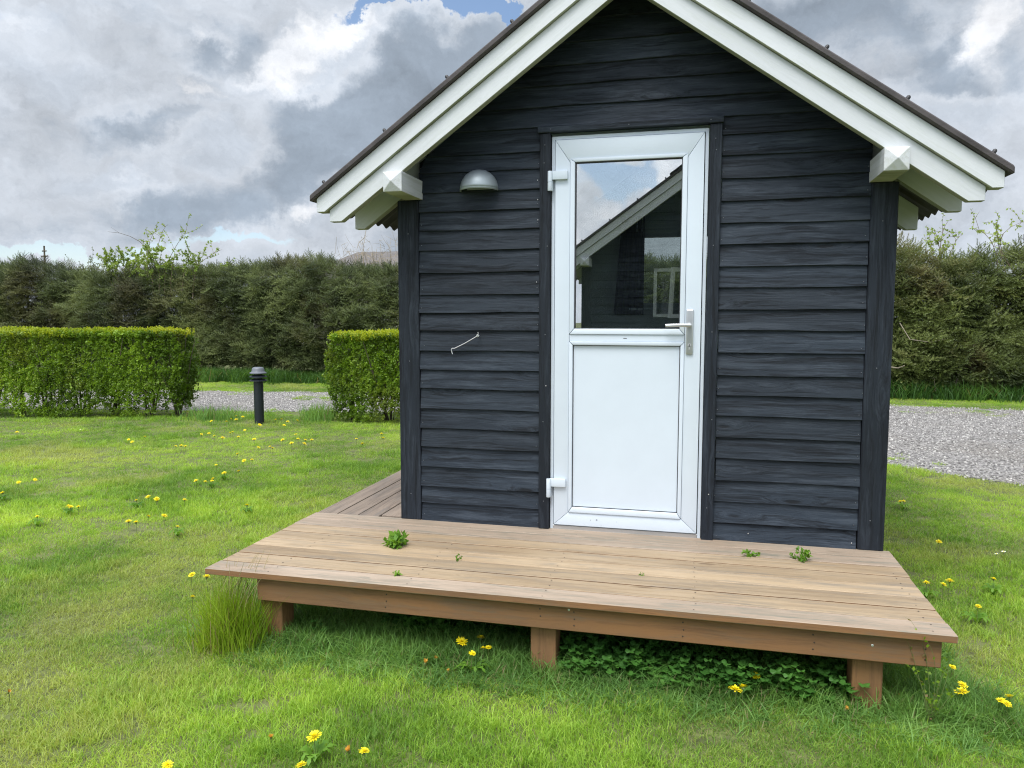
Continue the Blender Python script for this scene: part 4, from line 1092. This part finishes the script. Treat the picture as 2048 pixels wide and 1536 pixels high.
def spruce_hedge(x0, x1, y, thick, topf, mat, label, dens=520, size=1.0, seed=1, open_=0.0):
    t_ = thing('spruce_hedge', label, 'hedge', ((x0 + x1) / 2, y + thick / 2, G)); cx = (x0 + x1) / 2; cyy = y + thick / 2
    pr = [spruce_proto(mat) for _ in range(5)]
    L = x1 - x0; n = int(L * 3.0 * dens)
    x = rng.uniform(x0, x1, n); z = rng.uniform(0.12, 1.0, n); H = np.array([topf(a) for a in x]) - G
    H = H + 0.10 * (vnoise(x, 0 * x, 2.2) - .5) * 2
    z = z * H
    k = rng.uniform(0, 1, n); dep = np.abs(rng.normal(0, .16, n))
    d = np.where(k < .66, dep, np.where(k < .74, rng.uniform(0, thick, n), rng.uniform(0.2, 0.9, n)))
    tp = (k >= .66) & (k < .74); z = np.where(tp, H - np.abs(rng.normal(0, .06, n)), z)
    d = d - 0.30 * (vnoise(x, z, 0.9) - 0.5) * 2 - 0.22 * (vnoise(x, z * 1.5 + 5, 2.6) - .5) * 2 - 0.12 * (vnoise(x, z * 1.6 + 2, 6.0) - .5) * 2
    d = d + 0.25 * np.clip(1 - z / 0.5, 0, 1) + 0.12 * np.clip((z - H + .5) / .5, 0, 1)
    if open_:
        keep = ~((vnoise(x, z, 1.4) > 0.72) & (rng.uniform(0, 1, n) < open_)); x, z, d, H = x[keep], z[keep], d[keep], H[keep]; n = len(x)
    top = z > H - .06 - .12 * rng.uniform(0, 1, n) ** 3
    # local x points away from the hedge (towards -y), drooping a little; on the crest it points up
    yaw_ = -PI / 2 + rng.normal(0, .75, n); pit = np.where(top, -rng.uniform(.5, 1.4, n), rng.normal(0.0, .45, n))
    sc_ = rng.uniform(.6, 1.2, n) * size
    scatter('foliage', np.c_[x - cx, y + d - cyy, z], np.c_[rng.normal(0, .5, n), pit, yaw_], np.c_[sc_, sc_, sc_], rng.integers(0, 5, n), pr, t_)
    xx = x0 + .4
    while xx < x1:
        m = MB(); H0 = topf(xx) - G; lx, ly = xx - cx, rng.normal(0, .15)
        m.tube([(lx, ly, -.05), (lx + rng.normal(0, .04), ly, H0 * .5), (lx + rng.normal(0, .06), ly, H0 * .93)], [.05, .035, .01], 7)
        for _ in range(26):
            zz = rng.uniform(.15, H0 * .9); th = rng.uniform(-PI, 0) if rng.uniform() < .75 else rng.uniform(0, PI); l = rng.uniform(.4, .8)
            m.tube([(lx, ly, zz), (lx + .5 * l * math.cos(th), ly + .5 * l * math.sin(th), zz + .05), (lx + l * math.cos(th), ly + l * math.sin(th), zz + rng.normal(0, .08))], [.011, .008, .003], 4, cap=False)
        m.build('trunk', m_bark, t_)
        xx += rng.uniform(.65, .95)
    return t_
topL = lambda x: -0.20 + np.interp(x, [-30, -17.4, -16.4, -15.3, -14.2, -12.7, -11.6, -9.9, -9.1, -8.6, -8.0, -7.7, -7.2, -6.1, 0], [2.6, 2.5, 2.58, 2.36, 2.22, 2.35, 2.38, 2.42, 2.48, 2.32, 2.56, 2.34, 2.30, 2.32, 2.35])
topR = lambda x: -0.40 + np.interp(x, [0, 4.2, 4.6, 5.0, 5.4, 5.9, 6.5, 7.2, 12], [2.35, 2.5, 2.60, 2.50, 2.32, 2.42, 2.55, 2.6, 2.6])
spruce_hedge(-24.0, 1.5, 12.35, 1.5, topL, m_spruce, 'tall dark brown green spruce hedge behind the clipped hedges, left of the cabin')
spruce_hedge(1.5, 12.0, 12.0, 1.5, topR, m_spruce_r, 'looser greener spruce hedge beyond the gravel, right of the cabin', dens=330, size=1.4, open_=0.5)

# ------------------------------------------------------------------ shrubs and twigs above the hedge
def leaves_on(paths, per, ls, mat, w=.36):
    V, Fc, Tn = [], [], []
    for P in paths:
        for _ in range(int(per)):
            u = rng.uniform(.2, 1) * (len(P) - 1); i = min(int(u), len(P) - 2); p = np.array(P[i]) * (1 - (u - i)) + np.array(P[i + 1]) * (u - i)
            dv = rng.normal(0, 1, 3); dv[2] += .3; dv /= np.linalg.norm(dv); sv = np.cross(dv, rng.normal(0, 1, 3)); sv /= np.linalg.norm(sv); L = ls * rng.uniform(.6, 1.2); b = len(V)
            V += [tuple(p), tuple(p + dv * L * .5 + sv * L * w), tuple(p + dv * L), tuple(p + dv * L * .5 - sv * L * w)]; t = rng.uniform(); Tn += [t] * 4; Fc += [(b, b + 1, b + 2), (b, b + 2, b + 3)]
    return V, Fc, Tn
def shrub(loc, arcs, per, ls, label, spread=0.0, mat=m_shrub, twig=m_twig, cat='shrub', r0=.011, side=6, name='shrub'):
    """arcs: list of (dx, dz, bow, dy) stems that rise from loc"""
    t_ = thing(name, label, cat, loc); m = MB(); paths = []
    for dx, dz, bow, dy in arcs:
        P = [(dx * (spread + (1 - spread) * u ** 1.3) + bow * math.sin(u * PI) , dy * u, dz * (1 - (1 - u) ** 1.7)) for u in np.linspace(0, 1, 9)]
        m.tube(P, [r0 * (1 - .8 * u) for u in np.linspace(0, 1, 9)], 5, cap=False); paths.append(P)
        for _ in range(side):
            i = rng.integers(3, 9); b = np.array(P[i]); e = b + rng.normal(0, .16, 3) + [0, 0, .08]; mid_ = (b + e) / 2 + rng.normal(0, .02, 3)
            m.tube([tuple(b), tuple(mid_), tuple(e)], [.004, .003, .002], 4, cap=False); paths.append([tuple(b), tuple(mid_), tuple(e)])
    m.build('stems', twig, t_)
    if per:
        V, Fc, Tn = leaves_on(paths, per, ls, mat); o = link('leaves', new_mesh('leaves', V, Fc, mat), t_); set_tint(o, Tn); o['kind'] = 'stuff'
    return t_
shrub((-12.9, 12.4, 1.6), [(-.9, 1.1, 0, 0), (-.5, 1.15, 0, 0), (-.1, 1.2, 0, 0), (.3, 1.1, 0, 0), (.7, 1.2, 0, 0), (1.1, 1.1, 0, 0), (1.5, 1.05, 0, 0), (-.7, .9, 0, -.1), (.1, .95, 0, -.1), (.9, .9, 0, -.1), (1.9, 1.0, 0, -.1), (.5, 1.0, 0, -.15), (-1.0, 0.95, 0, 0), (-.3, .95, 0, 0)], 34, .055, 'bushy pale green shrub showing just above the dark spruce hedge', side=9, spread=.8)
shrub((-12.9, 12.6, 1.9), [(.75, 1.55, 0, 0), (1.35, 1.35, .1, 0), (2.25, 0.9, .35, 0), (.2, 1.1, 0, 0), (2.6, .55, .55, 0), (.5, 1.45, -.15, 0)], 11, .055, 'light green bramble arching high above the spruce hedge at the left', side=9, spread=.3, name='bramble')
shrub((-12.6, 12.6, 1.9), [(-1.35, 1.42, .35, 0)], 0, .05, 'single bare bent twig sticking up left of the arching bramble', side=1, r0=.016, twig=m_bark, name='bare_twig', cat='twig')
shrub((5.2, 12.1, 1.7), [(.1, 1.3, -.1, 0), (-.2, 1.1, 0, 0), (.3, 1.0, 0, 0), (-.4, .95, 0, 0)], 10, .06, 'thin leafy shoots poking out of the hedge just right of the cabin corner', side=6)
shrub((6.6, 12.2, 1.7), [(.1, 1.25, -.5, 0), (-.5, 1.2, -.1, 0), (.6, 1.2, 0, 0), (-.9, 1.12, .1, 0), (.2, 1.35, .1, 0), (1.0, 1.3, 0, 0)], 9, .055, spread=.5, label='twiggy bramble over the top of the hedge at the right edge', side=10, name='bramble')
shrub((-6.9, 13.6, 1.3), [(rng.uniform(-1.1, 1.3), rng.uniform(1.2, 1.75), rng.normal(0, .05), rng.normal(0, .2)) for _ in range(60)], 0, .05, spread=.9, label='pale dry reedy twigs in front of the far house roof', twig=plain('dry straw twigs', (0.34, 0.28, 0.19), 0.9), r0=.006, side=5, name='dry_shrub')
shrub((-14.6, 13.2, 1.5), [(rng.uniform(-.9, 1.2), rng.uniform(.8, 1.15), rng.normal(0, .05), rng.normal(0, .2)) for _ in range(26)], 14, .035, spread=.8, label='dark twiggy bush behind the low part of the hedge at the left', mat=m_spruce, r0=.007, side=6)
# pale dead stems in the right-hand hedge
def dead_stem(P, r, label, name='dead_branch'):
    o = MB().tube(P, [r * (1 - .6 * i / (len(P) - 1)) for i in range(len(P))], 6).build(name, m_bark_pale, None, smooth=True); return tag(o, label, 'branch')
dead_stem([(5.35, 11.75, G), (5.42, 11.7, .0), (5.52, 11.68, .38), (5.68, 11.7, .66)], .022, 'slanting pale dead stem in front of the right hand hedge foot')
dead_stem([(5.05, 11.6, G), (5.0, 11.6, .05)], .012, 'short thin pale stick in the weeds beside the slanting stem')
dead_stem([(6.55, 11.9, G), (6.56, 11.9, .1), (6.50, 11.85, .55)], .035, 'upright grey trunk at the foot of the right hand hedge near the photo edge')
dead_stem([(3.95, 11.6, .18), (4.15, 11.4, .24), (4.32, 11.35, .22), (4.42, 11.3, .27)], .02, 'broken pale branch end poking out beside the cabin corner post')
dead_stem([(4.35, 11.5, 1.05), (4.5, 11.35, .75), (4.85, 11.35, .70), (5.1, 11.4, .76)], .009, 'curved bare branch hanging in the lower part of the right hand hedge')

# ------------------------------------------------------------------ far house and mast
fh = thing('house', 'distant house whose grey brown hipped roof just clears the hedge left of the cabin', 'house', (-10.0, 30.0, G))
MB().box(-9.6, 7, 0, 7, 0, 2.95).build('wall', m_house_wall, fh)
m = MB(); m.add([(-10.2, -.5, 2.9), (7.5, -.5, 2.9), (7.5, 7.5, 2.9), (-10.2, 7.5, 2.9), (-6.9, 3.5, 4.95), (4.0, 3.5, 4.95)], [(0, 1, 5, 4), (1, 2, 5), (2, 3, 4, 5), (3, 0, 4), (3, 2, 1, 0)])
m.build('roof', m_house_roof, fh)
for x_ in (-5, -2, 1.5, 4.5):
    f_ = MB().box(x_, x_ + 1.1, -.02, .03, .9, 2.1).build('window', m_upvc, fh); MB().box(x_ + .08, x_ + 1.02, -.03, -.022, .98, 2.02).build('pane', m_floor, f_)
ms = thing('antenna_mast', 'thin grey antenna mast above the hedge at the far left', 'antenna', (-24.3, 20.9, G))
MB().tube([(0, 0, 0), (0, 0, 4.3)], .03, 6).tube([(-.16, 0, 3.9), (.16, 0, 3.9)], .025, 5).tube([(-.1, 0, 4.1), (.1, 0, 4.1)], .025, 5).build('mast', m_bark, ms)

# ------------------------------------------------------------------ dandelions and daisies
def flower_head(kind, seed):
    r = np.random.default_rng(seed); m = MB()
    if kind == 'y':
        for ring, (npet, rad, tilt, z) in enumerate(((18, .021, .12, 0), (15, .0165, .45, .0015), (11, .011, .85, .003), (6, .006, 1.2, .004))):
            for k in range(npet):
                a = 2 * PI * (k + .5 * ring) / npet + r.normal(0, .06); L = rad * r.uniform(.85, 1.1); t = tilt + r.normal(0, .1)
                d = Vector((math.cos(a) * math.cos(t), math.sin(a) * math.cos(t), math.sin(t))); s = Vector((-math.sin(a), math.cos(a), 0)) * .0021
                p = Vector((0, 0, z)); m.add([p, p + d * L * .55 - s, p + d * L - s * .8, p + d * L + s * .8, p + d * L * .55 + s], [(0, 1, 2, 3, 4)])
        m.lathe([(0, -.010), (.0045, -.009), (.006, -.003), (.004, .001)], 8, mi=1)
        return m.mesh('flower_head', [m_yellow, m_stem])
    if kind == 'o':
        for k in range(14):
            a = 2 * PI * k / 14; t = 1.15 + r.normal(0, .12); L = .014 * r.uniform(.8, 1.15)
            d = Vector((math.cos(a) * math.cos(t), math.sin(a) * math.cos(t), math.sin(t))); s = Vector((-math.sin(a), math.cos(a), 0)) * .0018
            p = Vector((math.cos(a) * .003, math.sin(a) * .003, 0)); m.add([p - s, p + d * L - s * .7, p + d * L + s * .7, p + s], [(0, 1, 2, 3)])
        m.lathe([(0, -.011), (.0045, -.009), (.0058, -.002), (.0045, .004)], 8, mi=1)
        return m.mesh('flower_head', [m_orange, m_stem])
    for k in range(16):
        a = 2 * PI * k / 16; d = Vector((math.cos(a), math.sin(a), .15)); s = Vector((-math.sin(a), math.cos(a), 0)) * .0022; p = Vector((0, 0, 0))
        m.add([p, p + d * .011 - s, p + d * .0125 + s, p + d * .006 + s], [(0, 1, 2, 3)])
    m.lathe([(.0045, .001), (.0035, .004), (0, .0048)], 8, mi=1)
    return m.mesh('flower_head', [m_daisy, m_yellow])
HEADS = {'y': [flower_head('y', i) for i in range(3)], 'o': [flower_head('o', 5)], 'w': [flower_head('w', 6)]}
def stem_mesh(h):
    return MB().tube([(0, 0, 0), (.004, .001, h * .4), (.002, -.002, h * .75), (0, 0, h)], [.0016, .0014, .0013, .0013], 5, cap=False).mesh('stem', m_stem, smooth=True)
STEMS = {h: stem_mesh(h) for h in (.07, .09, .04, .035)}
def rosette():
    m = MB()
    for k in range(9):
        a = 2 * PI * k / 9 + rng.normal(0, .2); L = rng.uniform(.05, .09); c, s = math.cos(a), math.sin(a); pv = []
        for i in range(9):
            u = i / 8; w = .010 * math.sin(u * PI * .9 + .15) * (1.5 if i % 2 else .55); r_ = L * u; z = .05 * math.sin(u * 2.4)
            pv.append(((c * r_ - s * w, s * r_ + c * w, z), (c * r_ + s * w, s * r_ - c * w, z)))
        vs = [q for pr_ in pv for q in pr_]; m.add(vs, [(2 * i, 2 * i + 1, 2 * i + 3, 2 * i + 2) for i in range(8)])
    me = m.mesh('leaf_rosette', m_weed); return me
ROS = rosette()
_a = ROS.attributes.new('tint', 'FLOAT', 'POINT'); _a.data.foreach_set('value', np.full(len(ROS.vertices), .4, dtype=np.float32))
FLW = [(-7.49, 3.66, 0.07, 'y'), (-4.95, 1.3, 0.07, 'y'), (-4.9, 1.42, 0.07, 'y'), (-4.73, 0.94, 0.07, 'y'), (-3.83, 0.4, 0.07, 'y'), (-3.86, 0.71, 0.07, 'y'), (-3.82, 0.69, 0.07, 'y'), (-3.77, 0.71, 0.07, 'y'), (-3.49, 0.99, 0.07, 'y'), (-3.48, 1.11, 0.07, 'y'), (-3.37, 1.07, 0.07, 'y'), (-3.32, 1.02, 0.07, 'y'), (-3.13, 1.09, 0.07, 'y'), (-2.56, 1.06, 0.07, 'y'), (-3.03, 0.44, 0.07, 'y'), (-3.06, 0.6, 0.07, 'y'), (-3.1, 0.45, 0.07, 'y'), (-2.96, 0.64, 0.07, 'y'), (-2.68, 0.42, 0.07, 'y'), (-1.91, -0.46, 0.09, 'y'), (-1.81, -0.47, 0.09, 'y'), (-1.69, -0.75, 0.09, 'y'), (-3.5, 1.73, 0.07, 'y'), (-3.4, 1.72, 0.07, 'y'), (-3.36, 1.76, 0.07, 'y'), (-3.4, 1.83, 0.07, 'y'), (-3.77, 2.4, 0.07, 'y'), (-3.46, 2.08, 0.07, 'y'), (-3.38, 2.19, 0.07, 'y'), (-3.64, 2.67, 0.07, 'y'), (-3.59, 2.73, 0.07, 'y'), (-3.92, 2.98, 0.07, 'y'), (-3.94, 3.4, 0.07, 'y'), (-3.76, 3.39, 0.07, 'y'), (-3.84, 3.47, 0.07, 'y'), (-5.14, 4.06, 0.07, 'y'), (-4.92, 4.0, 0.07, 'y'), (-5.1, 4.15, 0.07, 'y'), (-4.87, 4.25, 0.07, 'y'), (-4.89, 4.33, 0.07, 'y'), (-4.73, 3.89, 0.07, 'y'), (-4.59, 4.0, 0.07, 'y'), (-4.3, 3.88, 0.07, 'y'), (-4.83, 4.5, 0.07, 'y'), (-5.62, 5.66, 0.07, 'y'), (-5.75, 5.69, 0.07, 'y'), (-5.53, 5.36, 0.07, 'y'), (-5.63, 5.39, 0.07, 'y'), (-5.54, 5.15, 0.07, 'y'), (-5.77, 5.14, 0.07, 'y'), (-4.99, 5.49, 0.07, 'y'), (-4.94, 5.56, 0.07, 'y'), (-4.72, 5.35, 0.07, 'y'), (-4.58, 5.02, 0.07, 'y'), (-4.65, 5.48, 0.07, 'y'), (-4.92, 4.98, 0.07, 'y'), (-4.02, 4.34, 0.07, 'y'), (-3.69, 3.98, 0.07, 'y'), (-3.57, 3.74, 0.07, 'y'), (-3.62, 4.0, 0.07, 'y'), (-3.73, 3.74, 0.07, 'y'), (-3.95, 3.92, 0.07, 'y'), (-3.82, 4.04, 0.07, 'y'), (-3.02, 4.64, 0.07, 'y'), (-2.87, 4.34, 0.07, 'y'), (-3.15, 4.21, 0.07, 'y'), (-2.93, 3.9, 0.07, 'y'), (-4.84, 3.29, 0.07, 'y'), (-4.77, 3.27, 0.07, 'y'), (-4.87, 3.24, 0.07, 'y'), (-5.72, 3.51, 0.07, 'y'), (-5.56, 3.38, 0.07, 'y'), (-5.68, 3.73, 0.07, 'y'), (-0.46, -1.77, 0.09, 'y'), (-0.26, -1.81, 0.09, 'y'), (-0.83, -2.03, 0.09, 'y'), (-0.42, -1.93, 0.09, 'y'), (-0.65, -1.73, 0.04, 'o'), (-1.82, -1.69, 0.04, 'o'), (-0.35, -1.74, 0.04, 'o'), (-7.09, 4.24, 0.035, 'w'), (-7.02, 4.25, 0.035, 'w'), (-7.05, 4.36, 0.035, 'w'), (2.28, 1.29, 0.07, 'y'), (1.97, 0.38, 0.09, 'y'), (2.1, 0.44, 0.09, 'y'), (2.05, 0.37, 0.09, 'y'), (2.34, 0.53, 0.09, 'y'), (2.12, 0.07, 0.09, 'y'), (2.31, 2.4, 0.07, 'y'), (2.34, 2.43, 0.07, 'y'), (1.01, -0.95, 0.09, 'y'), (0.93, -1.09, 0.09, 'y'), (0.96, -1.06, 0.09, 'y'), (1.79, -0.68, 0.09, 'y'), (1.78, -0.84, 0.09, 'y'), (1.76, -0.9, 0.09, 'y'), (1.88, -0.94, 0.09, 'y'), (1.92, -0.9, 0.09, 'y'), (1.89, -0.96, 0.09, 'y'), (0.9, -0.93, 0.04, 'o'), (1.55, -0.89, 0.04, 'o'), (1.65, -0.9, 0.04, 'o'), (1.64, -0.95, 0.04, 'o'), (1.33, -1.04, 0.04, 'o'), (2.55, 1.27, 0.035, 'w'), (2.59, 1.23, 0.035, 'w'), (2.65, 1.29, 0.035, 'w'), (-0.21, -0.93, 0.09, 'y'), (-0.14, -0.87, 0.09, 'y'), (-0.1, -0.97, 0.09, 'y'), (-0.08, -0.96, 0.09, 'y'), (-0.13, -1.03, 0.09, 'y'), (-0.33, -1.06, 0.04, 'o'), (-0.3, -1.01, 0.04, 'o'), (-0.21, -1.11, 0.04, 'o')]
SPECIAL = {0: 'lone yellow dandelion far out in the lawn at the left edge before the hedge', 1: 'left one of the two yellow dandelions side by side near the left photo edge', 2: 'right one of the two yellow dandelions side by side near the left photo edge', 3: 'yellow dandelion cut by the left edge of the photo', 4: 'single yellow dandelion below the pair at the far left lawn', 5: 'left flower of the tight trio in the far left lawn', 6: 'middle flower of the tight trio in the far left lawn', 7: 'right flower of the tight trio in the far left lawn', 8: 'leftmost flower of the bright dandelion cluster in the middle of the left lawn', 9: 'topmost flower of the bright dandelion cluster in the middle of the left lawn', 10: 'big yellow flower at the right of the dandelion cluster in the left lawn', 11: 'flower touching the big one from below in the left lawn cluster', 12: 'small yellow dandelion just right of the bright cluster in the left lawn', 13: 'single yellow dandelion in the lawn beside the side walkway deck', 14: 'bright yellow dandelion in the loose row below the left lawn cluster', 15: 'small yellow dandelion above the bright one in the lower row of the left lawn', 16: 'small yellow dandelion just left of the bright one in the lower row', 17: 'small yellow dandelion in the lower row, left of the one closest to the deck', 18: 'yellow dandelion closest to the deck among those in the left lawn', 19: 'pale yellow dandelion just outside the tall grass tuft', 20: 'yellow dandelion half hidden at the top of the tall grass tuft', 21: 'yellow dandelion head left of the tall grass tuft at the deck corner', 22: 'leftmost dandelion of the short row in the mid lawn beyond the cluster', 23: 'second dandelion from the left of the short row in the mid lawn', 24: 'front flower of the touching pair ending the short row in the mid lawn', 25: 'rear flower of the touching pair ending the short row in the mid lawn', 26: 'small dandelion standing alone behind the short row in the mid lawn', 27: 'tiny dandelion just right of and behind the short row in the mid lawn', 28: 'dandelion midway between the short row and the walkway deck', 29: 'left flower of the small far pair above the mid lawn row', 30: 'right flower of the small far pair above the mid lawn row', 73: 'large round yellow dandelion at the bottom of the photo, left of centre', 74: 'small yellow dandelion right of the large one at the bottom of the photo', 75: 'yellow dandelion cut by the bottom edge, furthest left in the foreground', 76: 'yellow dandelion cut by the bottom edge under the large round one', 77: 'faded orange dandelion just left of the large yellow one in the foreground', 78: 'small faded orange dandelion at the left edge of the foreground lawn', 79: 'faded orange dandelion between the large yellow one and the small one right of it', 83: 'single yellow dandelion in the lawn right of the cabin corner post', 84: 'yellow dandelion nearest the right edge of the deck boards', 85: 'rear flower of the pair in the lawn right of the deck', 86: 'front flower of the pair in the lawn right of the deck', 87: 'yellow dandelion furthest right in the lawn beyond the deck edge', 88: 'pale yellow dandelion alone in the grass right of the deck front corner', 89: 'left flower of the far pair beside the cabin corner post', 90: 'right flower of the far pair beside the cabin corner post', 91: 'small yellow dandelion under the deck beam between the middle and right posts', 92: 'large yellow dandelion in front of the deck between the middle and right posts', 93: 'small yellow flower touching the large one between the middle and right posts', 94: 'small yellow dandelion beside the right front corner of the deck', 95: 'upper flower of the big double dandelion right of the right deck post', 96: 'lower and largest flower of the double dandelion right of the right deck post', 97: 'left flower of the trio at the right edge of the photo', 98: 'rear flower of the trio at the right edge of the photo', 99: 'front flower of the trio at the right edge of the photo', 100: 'closed orange dandelion left of the large yellow one in front of the deck', 101: 'closed orange dandelion just right of the right deck post', 102: 'upper of two closed orange dandelions under the right deck corner', 103: 'lower of two closed orange dandelions under the right deck corner', 104: 'closed orange dandelion in the grass just left of the right deck post', 108: 'large yellow dandelion left of the middle deck post', 109: 'narrow upright yellow dandelion behind the pair beside the middle deck post', 110: 'left flower of the touching pair beside the middle deck post', 111: 'right flower of the touching pair beside the middle deck post', 112: 'small yellow dandelion below the touching pair beside the middle deck post', 113: 'leftmost closed orange dandelion near the large yellow one by the middle post', 114: 'second closed orange dandelion left of the large yellow one by the middle post', 115: 'closed orange dandelion low in the lawn below the large yellow one by the middle post', 63: 'left flower of the far pair close to the cabin corner before the right hedge'}
for i, (fx, fy, fh_, kd_) in enumerate(FLW):
    hd = random.choice(HEADS[kd_]); h = fh_; scl_ = 1.0 + rng.uniform(-.28, .15)
    far = fy > 2.5
    if i in SPECIAL: lab, grp = SPECIAL[i], None
    elif kd_ == 'w': lab, grp = (('tiny white daisy in the grass before the left clipped hedge', 'daisies before the left hedge') if fx < 0 else ('tiny white daisy in the lawn right of the deck', 'daisies right of the deck'))
    elif kd_ == 'o': lab, grp = 'half closed orange dandelion in the weeds at the front of the deck', 'closed orange dandelions'
    elif fx > 1.7: lab, grp = 'yellow dandelion in the lawn on the right side of the deck', 'dandelions right of the deck'
    elif fx > -1.5: lab, grp = 'yellow dandelion in the grass in front of the deck', 'dandelions in front of the deck'
    elif fy > 4.6: lab, grp = 'small yellow dandelion around the foot of the bollard lamp', 'dandelions by the bollard'
    elif fy > 3.0: lab, grp = 'small yellow dandelion in the far lawn before the gap in the hedges', 'dandelions in the far lawn'
    else: lab, grp = 'yellow dandelion in the open lawn left of the deck', 'dandelions in the left lawn'
    t_ = thing('daisy' if kd_ == 'w' else 'dandelion', lab, 'flower', (fx, fy, G), rng.uniform(0, 6.28), grp)
    link('stem', STEMS[fh_], t_)
    hh = link('flower_head', hd, t_, (0, 0, h + .004), (rng.normal(0, .25), rng.normal(0, .25), rng.uniform(0, 6)))
    if far: scl_ *= 1.2
    if i in (73, 92, 96, 108): scl_ = 1.25
    hh.scale = (scl_,) * 3
    if kd_ == 'y' and not far and rng.uniform() < .3: link('leaf_rosette', ROS, t_, (0, 0, .004), (0, 0, rng.uniform(0, 6)))

# ------------------------------------------------------------------ seedlings on the deck
def seedling(loc, size, nst, nlf, label, ls=.03, jag=False, col_=m_weed):
    t_ = thing('weed_seedling', label, 'weed', loc); m = MB(); V, Fc, Tn = [], [], []
    for k in range(nst):
        a = rng.uniform(0, 2 * PI); ln = rng.uniform(.2, .85) * size; h = rng.uniform(.35, 1.0) * size
        P = [(math.cos(a) * ln * u, math.sin(a) * ln * u, h * math.sin(u * 1.7) / math.sin(1.7) * .95) for u in np.linspace(0, 1, 5)]
        m.tube(P, [.0014, .0012, .001, .0008, .0005], 4, cap=False)
        v, f, t = leaves_on([P], nlf, ls, col_, .30); b = len(V); V += v; Fc += [tuple(b + i for i in ff) for ff in f]; Tn += t
    m.build('stems', m_stem, t_); o = link('leaves', new_mesh('leaves', V, Fc, col_), t_); o['kind'] = 'stuff'; set_tint(o, Tn)
seedling((-0.683, -0.515, -.02), .085, 16, 14, 'largest bright green weed clump growing between the deck boards at the left', .038)
seedling((-0.32, -0.6475, -.015), .040, 4, 5, 'small pale seedling on the deck right of the large weed clump', .018)
seedling((-0.515, -0.9085, -.012), .028, 7, 8, 'small brownish moss like weed near the front edge of the deck', .015)
seedling((1.264, -0.256, -.02), .085, 8, 13, 'feathery green weed on the deck below the right hand boards', .024)
seedling((1.035, -0.256, -.015), .062, 5, 9, 'low spreading green weed on the deck left of the feathery one', .024)
seedling((0.54, -0.6475, -.01), .022, 4, 5, 'tiny green sprout in a gap at the middle of the deck', .012)
shrub((1.62, -1.02, G), [(rng.uniform(-.12, .12), rng.uniform(.12, .42), rng.normal(0, .02), rng.normal(0, .03)) for _ in range(12)], 8, .016, 'spindly yellow green weed standing at the right front corner of the deck', mat=m_grass_tall, twig=m_stem, r0=.0014, side=0, name='spindly_weed', cat='weed')
